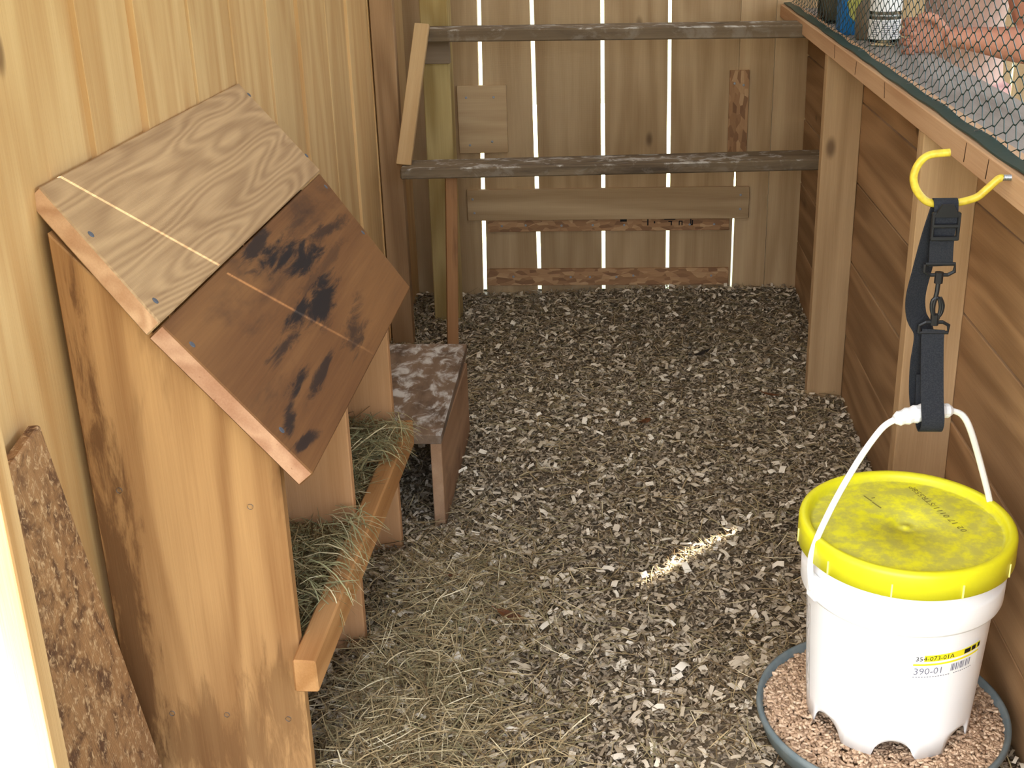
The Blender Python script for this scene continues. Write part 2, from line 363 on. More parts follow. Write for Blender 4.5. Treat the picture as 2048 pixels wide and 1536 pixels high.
def lathe_bm(bm, prof, seg=64, c=(0, 0)):
    rings = []
    for r, z in prof:
        if r < 1e-6: rings.append([bm.verts.new((c[0], c[1], z))])
        else: rings.append([bm.verts.new((c[0] + r * math.cos(6.283185 * j / seg), c[1] + r * math.sin(6.283185 * j / seg), z)) for j in range(seg)])
    for a_, b_ in zip(rings[:-1], rings[1:]):
        for j in range(seg):
            q = [a_[j % len(a_)], a_[(j + 1) % len(a_)], b_[(j + 1) % len(b_)], b_[j % len(b_)]]
            q = list(dict.fromkeys(q))
            if len(q) >= 3: bm.faces.new(q)
    return bm
def ribbon_bm(bm, pts, wdir, width, thick):
    """flat strap following pts; wdir = width direction"""
    pts = [Vector(p) for p in pts]; n = len(pts); rows = []
    for i, p in enumerate(pts):
        t = (pts[min(i + 1, n - 1)] - pts[max(i - 1, 0)]).normalized()
        wd = Vector(wdir[i] if isinstance(wdir[0], (tuple, list)) else wdir); wd = (wd - t * wd.dot(t)).normalized(); nn = t.cross(wd)
        rows.append([bm.verts.new(p + wd * (sx * width / 2) + nn * (sz * thick / 2)) for sx, sz in ((-1, -1), (1, -1), (1, 1), (-1, 1))])
    for a_, b_ in zip(rows[:-1], rows[1:]):
        for j in range(4): bm.faces.new((a_[j], a_[(j + 1) % 4], b_[(j + 1) % 4], b_[j]))
    bm.faces.new(rows[0][::-1]); bm.faces.new(rows[-1]); return bm
def box_bm(bm, c, s, rot=None):
    r = bmesh.ops.create_cube(bm, size=1.0)
    m = Matrix.Translation(c) @ (Euler(rot).to_matrix().to_4x4() if rot else Matrix.Identity(4)) @ Matrix.Diagonal((s[0], s[1], s[2], 1))
    bmesh.ops.transform(bm, matrix=m, verts=r['verts']); return r['verts']
NAIL_ME = {}
def nail(parent, local, rad=0.0035, mat='nail', axis='Z'):
    """small nail head on a board, in the board's local coordinates (facing +-Z)"""
    key = (round(rad, 4), mat)
    if key not in NAIL_ME:
        bm = bmesh.new(); lathe_bm(bm, [(0, 0.0012), (rad * 0.75, 0.0011), (rad, 0.0004), (rad, -0.002)], 10)
        me = bpy.data.meshes.new('nail'); bm.to_mesh(me); bm.free(); me.materials.append(MT[mat]); NAIL_ME[key] = me
    m = WM[parent.name] @ Matrix.Translation(local)
    if local[2] < 0: m = m @ Matrix.Rotation(math.pi, 4, 'X')
    return link(bpy.data.objects.new('nail', NAIL_ME[key]), parent, m)
def text_verts(s, size):
    cu = bpy.data.curves.new('txt', 'FONT'); cu.body = s; cu.size = size; cu.resolution_u = 2
    o = bpy.data.objects.new('txt', cu); COL.objects.link(o)
    dg = bpy.context.evaluated_depsgraph_get(); dg.update()
    me = o.evaluated_get(dg).to_mesh()
    vs_ = [tuple(q.co) for q in me.vertices]; fs = [tuple(p.vertices) for p in me.polygons]
    o.evaluated_get(dg).to_mesh_clear(); bpy.data.objects.remove(o); bpy.data.curves.remove(cu)
    return vs_, fs

ZT = 2.06
YB = 4.38
# ------------------------------------------------------------------ setting: ground, floor, ceiling
def gz(x, y):
    h = 0.006 * math.sin(5.1 * x + 1.3 * y) * math.cos(3.7 * y - 2 * x) + 0.010 * noise.noise(Vector((x * 4, y * 4, 3.1)))
    h += 0.050 * math.exp(-((x + 0.42) / 0.13) ** 2) * max(0, min(1, (2.55 - y) / 0.3)) * max(0, min(1, (y - 1.2) / 0.3))
    h += 0.030 * max(0, min(1, (y - 4.12) / 0.25)) * (0.5 + 0.5 * math.tanh((x - 0.0) * 5))
    r_ = math.hypot(x - 0.43, y - 1.73); u_ = max(0.0, min(1.0, (0.40 - r_) / 0.19)); h += 0.070 * u_ * u_ * (3 - 2 * u_)
    return h
nx, ny = 74, 160
vsx = np.linspace(-0.86, 0.645, nx); vsy = np.linspace(1.20, YB, ny)
verts = [(x, y, gz(x, y) - 0.004) for y in vsy for x in vsx]
faces = [(j * nx + i, j * nx + i + 1, (j + 1) * nx + i + 1, (j + 1) * nx + i) for j in range(ny - 1) for i in range(nx - 1)]
fl = mesh_obj('floor', verts, faces, MT['bed'], smooth=True); tag(fl, 'coop floor under wood shavings and hay', kind='structure')
gr = mesh_obj('ground', [(-40, -40, -0.06), (40, -40, -0.06), (40, 60, -0.06), (-40, 60, -0.06)], [(0, 1, 2, 3)], MT['grass']); tag(gr, 'sunlit grassy ground outside the coop', kind='structure')
gp = mesh_obj('gap_backdrop', [(-3, 4.6, -0.05), (4, 4.6, -0.05), (4, 9.0, -0.05), (-3, 9.0, -0.05)], [(0, 1, 2, 3)], plain('gap_backdrop_pale', srgb(226, 230, 190), 0.95, 0.1, noise_amt=0.7, noise_sc=5, col2=srgb(206, 220, 150))); tag(gp, 'added pale strip behind the coop that brightens the wall gaps', kind='structure')  # pale ground added so the back wall gaps look bright
ce = thing('ceiling', 'unseen corrugated roof added over the coop, translucent to soften the light', None, (0, 2, ZT), kind='structure')  # roof is out of view, translucent sheets added for even overhead light
for i in range(3):
    x0, x1 = -0.84 + i * 0.51, -0.84 + (i + 1) * 0.51 + 0.02
    n_ = 48; vs_ = []
    for q in range(n_ + 1):
        x = x0 + (x1 - x0) * q / n_; z = ZT + 0.010 + 0.008 * math.sin(x * 83.0) + 0.002 * i
        vs_ += [(x, -0.30, z), (x, 4.60, z)]
    mesh_obj('added_roof_sheet', vs_, [(2 * q, 2 * q + 2, 2 * q + 3, 2 * q + 1) for q in range(n_)], MT['sheet'], ce, smooth=True)

for i in range(5):
    board('plank', (0.825 + i * 0.248, -0.30, ZT + 0.03), (0.825 + i * 0.248, 4.60, ZT + 0.03), (1, 0, 0), 0.246, 0.024, MT['ceil'], ce, bev=0)  # opaque planks added to darken the side space below

# ------------------------------------------------------------------ left wall
XW = lambda y: -0.800 + 0.055 * max(0.0, y - 2.6) / 1.78
wl = thing('wall_left', 'light golden wall of upright rough-sawn boards', None, (-0.80, 2.8, 0), kind='structure')
TH = 0.022
def left_prism(ya, yb, pts, proud):
    # polygon points (z, y) on the inner face; edges cut on the skew
    x = XW((ya + yb) / 2) - proud
    yc = (ya + yb) / 2
    m = Matrix(((0, 0, -1, x), (0, 1, 0, yc), (1, 0, 0, 0), (0, 0, 0, 1)))
    prism('board', [(z, y - yc) for z, y in pts], m, TH, MT['wall_l'], wl, shear=(0, -TH * SUN_AZ[1] / SUN_AZ[0]))
left_prism(1.215, 1.42, [(-0.1, 1.238), (-0.1, 1.42), (ZT, 1.42), (ZT, 1.238)], 0)
left_prism(1.42, 1.678, [(-0.1, 1.42), (-0.1, 1.678), (1.00, 1.678), (1.02, 1.6700), (1.26, 1.6700), (1.36, 1.678), (ZT, 1.678), (ZT, 1.42), (2.058, 1.430), (1.98, 1.442), (1.86, 1.452), (1.74, 1.456), (1.62, 1.452), (1.57, 1.42)], 0)  # edge notches added to let the sun streaks in
left_prism(1.678, 1.828, [(-0.1, 1.6703), (-0.1, 1.8365), (ZT, 1.8365), (ZT, 1.6703)], 0.007)
seams = [1.832, 2.060, 2.333, 2.585, 2.838, 3.090, 3.345, 3.588, 3.85, 4.10, 4.40]
proud = [0.011, 0.006, 0.002, 0.005, 0.009, 0.002, 0.009, 0.003, 0.003, 0.003]
for i in range(10):
    a_, b_ = seams[i], seams[i + 1]; g_ = 0.0035
    xa, xb = XW(a_) + 0.002, XW(b_) + 0.002 - proud[i]
    ya, yb = a_ + g_ * 0.5, b_ - g_ * 0.5
    c = Vector(((xa + xb) / 2 - TH / 2, (ya + yb) / 2, 0))
    board('board', (c.x, c.y, -0.1), (c.x, c.y, ZT), (xb - xa, yb - ya, 0), math.hypot(xb - xa, yb - ya), TH, MT['wall_l'], wl, bev=0.001)
t_ = board('trim_2', (-0.718, 3.86, -0.02), (-0.718, 3.86, ZT), (1, 0, 0), 0.070, 0.038, MT['wall_r']); tag(t_, 'upright stud fixed to the far end of the left wall', kind='structure')  # darker wood picked to imitate shade at the far end

# ------------------------------------------------------------------ back wall
wb = thing('wall_back', 'brown back wall of upright boards with bright gaps between', None, (0, YB, 0), kind='structure')
def bw(x0b, x0t, x1b, x1t, mat='wall_b', z0=-0.08, z1=ZT):
    xc = (x0b + x1b) / 2
    m = Matrix(((0, 1, 0, xc), (0, 0, 1, YB), (1, 0, 0, 0), (0, 0, 0, 1)))
    return prism('board', [(z0, x0b - xc), (z0, x1b - xc), (z1, x1t - xc), (z1, x0t - xc)], m, 0.022, MT[mat], wb)
g = 0.0075
gb = [-0.499, -0.293, -0.056, 0.177, 0.408]; gt = [-0.462, -0.305, -0.061, 0.163, 0.404]
bw(-0.90, -0.90, -0.655, -0.65); bw(-0.653, -0.648, gb[0] - g, gt[0] - g)
bw(gb[0] + g, gt[0] + g, gb[1] - g, gt[1] - g); bw(gb[1] + g, gt[1] + g, gb[2] - g, gt[2] - g)
bw(gb[2] + 0.006, gt[2] + 0.006, gb[3] - 0.007, gt[3] - 0.007)
def bw_poly(pts):
    xc = sum(p[0] for p in pts) / len(pts)
    m = Matrix(((0, 1, 0, xc), (0, 0, 1, YB), (1, 0, 0, 0), (0, 0, 0, 1)))
    return prism('board', [(z, x - xc) for x, z in pts], m, 0.022, MT['wall_b'], wb)
bw_poly([(gb[3] + 0.006, -0.08), (0.4035, -0.08), (0.4035, 0.40), (0.4060, 0.54), (0.4060, ZT), (gt[3] + 0.006, ZT)])
bw_poly([(0.4115, -0.08), (0.524, -0.08), (0.524, ZT), (0.4072, ZT), (0.4072, 0.54), (0.4115, 0.40)]); bw(0.526, 0.526, 0.70, 0.70)
for a_, b_ in ((0.702, 0.90), (0.902, 1.10), (1.102, 1.315), (1.327, 1.53), (1.532, 1.75), (1.752, 1.95)): bw(a_, a_, b_, b_)
def on_back(name, x0, x1, z0, z1, t, mat, nails=(), horiz=True, yf=YB):
    k_ = 4.36 / 4.31; x0 *= k_; x1 *= k_; z0 = 1.4 - (1.4 - z0) * k_; z1 = 1.4 - (1.4 - z1) * k_
    y = yf - t / 2
    if horiz: o = board(name, (x0, y, (z0 + z1) / 2), (x1, y, (z0 + z1) / 2), (0, 0, 1), z1 - z0, t, MT[mat], wb, bev=0.001)
    else: o = board(name, ((x0 + x1) / 2, y, z0), ((x0 + x1) / 2, y, z1), (1, 0, 0), x1 - x0, t, MT[mat], wb, bev=0.001)
    inv = WM[o.name].inverted()
    for (nx_, nz_) in nails:
        lp = inv @ Vector((x0 + (x1 - x0) * nx_, y - t / 2, z0 + (z1 - z0) * nz_)); nail(o, lp, 0.0045)
    return o
on_back('patch_board', -0.560, -0.389, 0.541, 0.773, 0.018, 'wall_b', [(0.18, 0.83), (0.74, 0.83), (0.22, 0.12), (0.68, 0.17)])
on_back('patch_plank', -0.541, 0.452, 0.299, 0.410, 0.022, 'wall_b', [(0.02, 0.7), (0.025, 0.25), (0.97, 0.75), (0.97, 0.3)])
osb = on_back('patch_strip', -0.472, 0.386, 0.254, 0.297, 0.012, 'osb', [(0.06, 0.5), (0.16, 0.55), (0.31, 0.5), (0.44, 0.52), (0.57, 0.5), (0.84, 0.5), (0.94, 0.5)])
on_back('patch_strip', -0.480, 0.390, 0.053, 0.115, 0.014, 'osb', [(0.11, 0.55), (0.35, 0.5), (0.43, 0.5), (0.54, 0.5), (0.61, 0.58), (0.93, 0.55)])
on_back('patch_strip', 0.372, 0.437, 0.50, 0.807, 0.012, 'osb', [(0.25, 0.86), (0.72, 0.84)], horiz=False)
bm = bmesh.new()
for (cx, cz, w_, h_) in ((0.180, 0.283, 0.040, 0.005), (0.222, 0.286, 0.028, 0.005), (0.182, 0.274, 0.014, 0.004), (0.186, 0.267, 0.004, 0.014), (0.214, 0.268, 0.004, 0.016), (0.224, 0.268, 0.004, 0.016), (0.219, 0.275, 0.013, 0.004),
                         (0.255, 0.276, 0.004, 0.030), (0.261, 0.270, 0.004, 0.018), (0.258, 0.262, 0.009, 0.004), (0.102, 0.276, 0.005, 0.032), (0.126, 0.272, 0.005, 0.008), (0.015, 0.285, 0.024, 0.020)):
    box_bm(bm, (cx, YB - 0.0123, cz), (w_, 0.0006, h_))
bm_obj('printed_mark', bm, MT['ink'], osb, Matrix.Identity(4))

# ------------------------------------------------------------------ right wall, posts, rail
wr = thing('wall_right', 'low right wall of wide horizontal boards on upright posts', None, (0.65, 2.8, 0), kind='structure')
ZS = [-0.06, 0.195, 0.410, 0.630, 0.845, 0.975]
for i in range(5):
    for (ya, yb) in ((1.05, 2.30), (2.30, 3.40), (3.40, YB)):
        xa, xb = 0.652 - 0.016 * (ya - 1.05) / 3.33, 0.652 - 0.016 * (yb - 1.05) / 3.33
        zc = (ZS[i] + ZS[i + 1]) / 2
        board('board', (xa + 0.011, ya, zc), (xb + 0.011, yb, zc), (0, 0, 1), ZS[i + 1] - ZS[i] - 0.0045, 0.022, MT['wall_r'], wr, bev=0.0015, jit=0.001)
for k_, (y0, xe, lab_) in enumerate(((1.12, 0.651, 'post of the right wall nearest the doorway'), (2.272, 0.646, 'post of the right wall behind the black strap'), (3.375, 0.640, 'far post of the right wall beside the lower perch end'))):
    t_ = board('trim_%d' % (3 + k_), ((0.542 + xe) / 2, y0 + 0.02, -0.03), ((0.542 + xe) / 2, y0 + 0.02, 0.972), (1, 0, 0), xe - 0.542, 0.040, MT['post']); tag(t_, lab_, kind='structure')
rail = board('trim_6', (0.569, 1.05, 0.993), (0.564, YB - 0.002, 0.993), (1, 0, 0), 0.056, 0.042, MT['rail'], None, bev=0.002); tag(rail, 'pale rail capping the right wall under the netting', kind='structure')
bm = bmesh.new()
for y, a_ in ((1.86, 0.25), (1.985, 0.2), (2.62, -0.3), (2.95, 0.3), (3.25, -0.2)):
    box_bm(bm, (0.5413 - (y - 1.05) * 0.0015, y, 0.995), (0.0012, 0.003, 0.032), (a_, 0, 0))
bm_obj('saw_mark', bm, MT['dark'], rail, Matrix.Identity(4))

# ------------------------------------------------------------------ door jamb and added sun-blocking door
jb = board('trim_1', (-0.778, 1.222, -0.06), (-0.778, 1.222, ZT), (1, 0, 0), 0.156, 0.030, MT['jamb'], bev=0.002); tag(jb, 'sunlit rough door jamb at the near left edge', kind='structure')
dr = thing('sun_block_door', 'unseen plank door added outside the left jamb to block the sun', None, (-0.885, 0.5, 0), kind='structure')  # out of view, added to keep direct sun off the floor
for i in range(5):
    y0 = -0.017 + i * 0.2042
    board('plank', (-0.885, y0 + 0.102, 0.0), (-0.885, y0 + 0.102, 2.17), (0, 1, 0), 0.203, 0.022, MT['jamb'], dr, bev=0)
for z in (0.3, 1.7): board('batten', (-0.863, 0.02, z), (-0.863, 1.0, z), (0, 0, 1), 0.10, 0.022, MT['jamb'], dr, bev=0)

# ------------------------------------------------------------------ nest box
nb = thing('nest_box', 'wooden two-bay nest box with a steep two-board roof on the left wall', 'nest box', (-0.64, 2.0, 0))
NX0, NX1 = -0.785, -0.495
def rz(x): return 1.022 - (x + 0.795) * (0.405 / 0.355) - 0.030   # underside of the roof
def nest_panel(name, y, mat, x0=NX0, x1=NX1, zb=-0.03):
    xc = (x0 + x1) / 2; zc = 0.42
    m = Matrix(((0, 1, 0, xc), (0, 0, 1, y), (1, 0, 0, zc), (0, 0, 0, 1)))
    return prism(name, [(zb - zc, x0 - xc), (zb - zc, x1 - xc), (rz(x1) - zc, x1 - xc), (rz(x0) - zc, x0 - xc)], m, 0.022, MT[mat], nb, bev=0.002)
p1 = nest_panel('side_panel', 1.600, 'panel')
inv = WM[p1.name].inverted()
for (x, z) in ((-0.742, 0.585), (-0.545, 0.56), (-0.715, 0.185), (-0.625, 0.185), (-0.525, 0.18)): nail(p1, inv @ Vector((x, 1.600, z)), 0.0045)
nest_panel('divider', 2.035, 'divider'); nest_panel('divider', 2.465, 'divider')
board('floor_board', (-0.64, 1.622, 0.235), (-0.64, 2.465, 0.235), (1, 0, 0), 0.28, 0.018, MT['divider'], nb)
lip = board('front_lip', (-0.474, 1.548, 0.297), (-0.474, 2.487, 0.285), (0, 0, 1), 0.058, 0.036, MT['lip'], nb, bev=0.003, jit=0.0015)
sl = Vector((0.355, 0, -0.405)).normalized(); nrm = Vector((0.405, 0, 0.355)).normalized()
top = Vector((-0.795, 0, 1.036)); th = 0.030
top.z += 0.008
def roof_board(s0, s1, ya0, ya1, yb0, yb1, mat, drop):
    c = top + sl * ((s0 + s1) / 2) - nrm * (th + drop); yc = (ya0 + yb0) / 2; w2 = (s1 - s0) / 2
    Y = Vector((0, 1, 0))
    m = Matrix(((0, -sl.x, nrm.x, c.x), (1, 0, 0, yc), (0, -sl.z, nrm.z, c.z), (0, 0, 0, 1)))
    return prism('roof_board', [(ya1 - yc, -w2), (yb1 - yc, -w2), (yb0 - yc, w2), (ya0 - yc, w2)], m, th, MT[mat], nb, bev=0.0022)
ra = roof_board(0.004, 0.248, 1.616, 1.573, 2.575, 2.562, 'roof_a', 0.0)
rb = roof_board(0.251, 0.548, 1.580, 1.570, 2.556, 2.460, 'roof_b', 0.004)
MT['end_a'] = wood('wood_end_upper', srgb(220, 178, 138), srgb(182, 136, 98), ring=9, ring_amt=0.4, vary=0.0, knots=False)
MT['end_b'] = wood('wood_end_lower', srgb(208, 164, 130), srgb(168, 120, 90), ring=9, ring_amt=0.4, vary=0.0, knots=False, stain=srgb(130, 78, 52), stain_rng=(0.66, 0.74), stain_sc=(60, 60, 60))
for o_, k_ in ((ra, 'end_a'), (rb, 'end_b')):      # freshly cut board ends
    o_.data.materials.append(MT[k_])
    for p_ in o_.data.polygons:
        if abs(p_.normal.x) > 0.9: p_.material_index = 1
def roof_nail(o, pts):
    for x_, y_ in pts: nail(o, (x_, y_, th), 0.0055, 'nail_dark')
roof_nail(ra, [(-0.475, 0.03), (-0.485, -0.095), (0.475, 0.09), (0.468, -0.08)])
roof_nail(rb, [(-0.468, 0.10), (-0.468, -0.075), (0.455, 0.12), (0.42, 0.0)])

# ------------------------------------------------------------------ soiled board leaning on the wall
A_ = Vector((-0.780, 1.456, 0.757)); B_ = Vector((-0.735, 1.585, 0.03)); wd_ = Vector((0.02, -1, -0.18)); wd_ = (wd_ - (A_ - B_).normalized() * wd_.dot((A_ - B_).normalized())).normalized()
sb = board('ramp_board', B_ + wd_ * 0.135, A_ + wd_ * 0.135, wd_, 0.27, 0.022, MT['grunge'], None, bev=0.003, jit=0.003)
tag(sb, 'soiled droppings-crusted board leaning against the left wall beside the jamb', 'board')

# ------------------------------------------------------------------ step box
st = thing('step_box', 'low open-ended wooden step box with a droppings-spattered top beside the nest', 'step', (-0.55, 2.85, 0))
board('top_board', (-0.555, 2.585, 0.222), (-0.555, 3.115, 0.252), (1, 0, 0), 0.292, 0.026, MT['stage'], st, bev=0.002)
board('side_board', (-0.424, 2.590, 0.09), (-0.424, 3.110, 0.09), (0, 0, 1), 0.245, 0.026, MT['stage_side'], st, bev=0.002)
board('side_board', (-0.686, 2.590, 0.09), (-0.686, 3.110, 0.09), (0, 0, 1), 0.245, 0.026, MT['stage_side'], st, bev=0.002)

# ------------------------------------------------------------------ corner post and roosting rack
cp = board('corner_post', (-0.600, 4.131, -0.03), (-0.590, 4.131, ZT), (1, 0, 0), 0.090, 0.09, MT['green'], None, bev=0.003)
tag(cp, 'greenish square treated post near the back left corner', 'post')
rr = thing('roosting_rack', 'two weathered roosting planks joined by a slanting brace and a prop', 'roost', (0, 3.8, 0))
board('lower_perch', (-0.668, 3.750, 0.605), (0.622, 3.820, 0.605), (0, 1, 0), 0.145, 0.032, MT['roost'], rr, bev=0.004, jit=0.002)
board('upper_perch', (-0.612, 3.995, 0.983), (0.560, 3.900, 0.983), (0, 1, 0), 0.130, 0.036, MT['roost'], rr, bev=0.004, jit=0.002)
board('brace', (-0.660, 3.735, 0.622), (-0.606, 3.915, 1.020), (1, 0, 0), 0.046, 0.020, MT['roost_pale'], rr)
board('prop', (-0.545, 3.790, 0.0), (-0.520, 3.770, 0.590), (1, 0.3, 0), 0.036, 0.022, MT['prop'], rr)
board('cleat', (-0.640, 4.072, 0.922), (-0.545, 4.072, 0.922), (0, 0, 1), 0.080, 0.026, MT['cleat'], rr)

# ------------------------------------------------------------------ bucket feeder
FC = Vector((0.437, 1.728, 0.0))
fd = thing('bucket_feeder', 'white plastic bucket feeder with yellow lid standing in a grey pan of pellets', 'feeder', (FC.x, FC.y, 0.10), rot=(math.radians(2.0), 0, 0))
FM = WM[fd.name] @ Matrix.Translation((0, 0, -0.10))
FL = FM @ Matrix.Translation((0, 0, 0.020))
notch = [math.radians(-97 + k_ * 51.43) for k_ in range(7)]
seg = 168
def zb(t):
    z = 0.138
    for a_ in notch:
        d = (t - a_ + math.pi) % (2 * math.pi) - math.pi
        u = abs(d) * 0.128 / 0.031
        if u < 1: z = max(z, 0.138 + 0.034 * math.sqrt(1 - u * u))
    return z
prof = [(0.128, None), (0.1295, 0.178), (0.134, 0.26), (0.1395, 0.370), (0.1400, 0.376), (0.1500, 0.380), (0.1515, 0.384), (0.1520, 0.416), (0.1505, 0.420), (0.1475, 0.422), (0.1480, 0.475)]
bm = bmesh.new(); rings = []
for r, z in prof:
    rings.append([bm.verts.new((r * math.cos(6.283185 * j / seg), r * math.sin(6.283185 * j / seg), zb(6.283185 * j / seg) if z is None else z)) for j in range(seg)])
for a_, b_ in zip(rings[:-1], rings[1:]):
    for j in range(seg): bm.faces.new((a_[j], a_[(j + 1) % seg], b_[(j + 1) % seg], b_[j]))
bk = bm_obj('bucket', bm, MT['white_pl'], fd, FM, smooth=True)
md = bk.modifiers.new('wall', 'SOLIDIFY'); md.thickness = 0.0025; md.offset = -1
bm = bmesh.new()
lathe_bm(bm, [(0.0, 0.4585), (0.004, 0.4590), (0.006, 0.4570), (0.018, 0.4570), (0.021, 0.4600), (0.110, 0.4610), (0.138, 0.4600), (0.1425, 0.4600), (0.1445, 0.4680), (0.1480, 0.4720), (0.1550, 0.4722), (0.1590, 0.4690), (0.1600, 0.4640), (0.1605, 0.4300), (0.1580, 0.4300), (0.156, 0.460), (0.0, 0.4545)], 96)
lid = bm_obj('lid', bm, MT['yellow'], fd, FL, smooth=True)
slot_m = plain('slot_pale', srgb(250, 246, 150), 0.5)
for a_ in range(0, 360, 36):
    t = math.radians(a_ - 108); bm = bmesh.new(); box_bm(bm, (0, 0, 0), (0.0025, 0.0022, 0.022))
    bm_obj('tear_slot', bm, slot_m, lid, FL @ Matrix.Translation((0.1605 * math.cos(t), 0.1605 * math.sin(t), 0.441)) @ Matrix.Rotation(t, 4, 'Z'))
tv, tf = text_verts('02 17 0111/STR558P', 0.0135)
ang = math.radians(110); TX, TY = 0.057, 0.051
vt = []
w_ = max(q[0] for q in tv)
for (x, y, z) in tv:
    x = (x - w_ / 2) * 0.150 / w_; y = (y - 0.005) * 1.05
    vt.append((TX + x * math.cos(ang) - y * math.sin(ang), TY + x * math.sin(ang) + y * math.cos(ang), 0.4612))
mesh_obj('printed_date', vt, tf, MT['ink_faint'], lid, FL)
bm = bmesh.new()
for (x, y, a_, l_) in ((-0.043, 0.081, -1.1, 0.020), (-0.033, 0.060, -1.1, 0.022), (-0.034, 0.083, 0.4, 0.006)): box_bm(bm, (x, y, 0.4611), (l_, 0.0022, 0.0003), (0, 0, a_))
bm_obj('scuff', bm, MT['ink_faint'], lid, FL)
# bail handle: pivots left/front and right/back
pa = math.radians(203); pb = math.radians(23)
PA = Vector((0.158 * math.cos(pa), 0.158 * math.sin(pa), 0.412)); PB = Vector((0.158 * math.cos(pb), 0.158 * math.sin(pb), 0.412))
dirv = (PB - PA).normalized()
gl, grr = Vector((-0.036, -0.012, 0.664)), Vector((0.050, 0.012, 0.668))
bm = bmesh.new()
tube_bm(bm, smooth_path([PA + Vector((0, 0, -0.01)), PA + Vector((-0.004, 0, 0.05)), PA + Vector((0.018, 0.002, 0.125)), gl + Vector((-0.052, -0.018, -0.062)), gl + Vector((-0.020, -0.006, -0.014)), gl], 8), 0.0050, 8, flat=0.6)
tube_bm(bm, smooth_path([PB + Vector((0, 0, -0.01)), PB + Vector((0.003, 0, 0.03)), PB + Vector((-0.006, -0.003, 0.075)), PB + Vector((-0.034, -0.014, 0.155)), grr + Vector((0.034, 0.012, -0.036)), grr + Vector((0.018, 0.006, -0.010)), grr], 8), 0.0050, 8, flat=0.6)
hd = bm_obj('bail_handle', bm, MT['white_pl'], fd, FM, smooth=True)
bm = bmesh.new()
n_ = 14
tube_bm(bm, [gl.lerp(grr, i / n_) + Vector((0, 0, 0.004 * math.sin(math.pi * i / n_))) for i in range(n_ + 1)], [0.0075 + 0.0055 * math.sin(math.pi * min(1, max(0, i / n_))) ** 0.5 + (0.0010 if i % 2 else -0.0006) for i in range(n_ + 1)], 12)
bm_obj('grip', bm, MT['white_pl'], hd, FM)
for a_ in (pa, pb):
    bm = bmesh.new(); box_bm(bm, (0, 0, 0), (0.012, 0.026, 0.040)); bmesh.ops.bevel(bm, geom=bm.edges[:], offset=0.003, segments=1, affect='EDGES')
    bm_obj('handle_ear', bm, MT['white_pl'], fd, FM @ Matrix.Translation((0.154 * math.cos(a_), 0.154 * math.sin(a_), 0.406)) @ Matrix.Rotation(a_, 4, 'Z'))
# labels wrapped round the bucket
def rad_at(z): return 0.1295 + (z - 0.172) * (0.1395 - 0.1295) / 0.18
def wrap(u, z, off): # u = arc metres from theta0
    z = 0.305 + (z - 0.305) * LSC + LDZ
    r = rad_at(z) + off; t = LAB + u * LSC / 0.135
    return (r * math.cos(t), r * math.sin(t), z)
LAB = math.radians(-94); LSC = 1.14; LDZ = 0.014
def wrap_rect(u0, u1, z0, z1, off, n=14, slope=0.0):
    vs_ = []; 
    for i in range(n + 1):
        u = u0 + (u1 - u0) * i / n
        vs_ += [wrap(u, z0 + slope * u, off), wrap(u, z1 + slope * u, off)]
    return vs_, [(2 * i, 2 * i + 2, 2 * i + 3, 2 * i + 1) for i in range(n)]
U0 = 0.006
lab = mesh_obj('label', *wrap_rect(U0 - 0.002, U0 + 0.098, 0.286, 0.326, 0.0006), MT['paper'], bk, FM); lab['label'] = 'white and yellow paper label with numbers and a barcode'
def sub(name, geo, mat): return mesh_obj(name, geo[0], geo[1], MT[mat], fd, FM)
# (third level is the label's; its print joins into a few flat meshes on the bucket)
bmv, bmf = [], []
def addgeo(acc, geo):
    o_ = len(acc[0]); acc[0].extend(geo[0]); acc[1].extend([tuple(i + o_ for i in f) for f in geo[1]])
acc = ([], []); addgeo(acc, wrap_rect(U0 + 0.012, U0 + 0.098, 0.314, 0.324, 0.0010)); addgeo(acc, wrap_rect(U0 - 0.001, U0 + 0.098, 0.3075, 0.3105, 0.0010))
mesh_obj('label_stripe', acc[0], acc[1], MT['paper_y'], bk, FM)
acc = ([], [])
tv, tf = text_verts('354-073-01A', 0.0105)
addgeo(acc, ([wrap(U0 + 0.001 + x * 0.92, 0.3155 + y * 0.95, 0.0014) for x, y, z in tv], tf))
for (u, w_) in ((0.068, 0.011), (0.081, 0.008), (0.093, 0.005)): addgeo(acc, wrap_rect(U0 + u, U0 + u + w_, 0.3155, 0.3225, 0.0014, 4))
mesh_obj('label_code', acc[0], acc[1], MT['ink'], bk, FM)
acc = ([], [])
tv, tf = text_verts('390-01', 0.0150)
addgeo(acc, ([wrap(U0 + x * 0.93, 0.2935 + y, 0.0014) for x, y, z in tv], tf))
u = 0.050
for w_, s_ in ((1, 1), (2, 1), (1, 2), (2, 2), (1, 2), (1, 1), (2, 1), (1, 1), (1, 3), (2, 2), (1, 2), (2, 1)):
    addgeo(acc, wrap_rect(U0 + u, U0 + u + w_ * 0.0009, 0.2935, 0.305, 0.0014, 1)); u += (w_ + s_) * 0.0009
for z_, u0_, u1_ in ((0.2885, 0.0, 0.05), (0.2885, 0.055, 0.085)):
    q = u0_
    while q < u1_: addgeo(acc, wrap_rect(U0 + q, U0 + q + 0.0022, z_, z_ + 0.0012, 0.0014, 1)); q += 0.0036
mesh_obj('label_number', acc[0], acc[1], MT['ink_grey'], bk, FM)
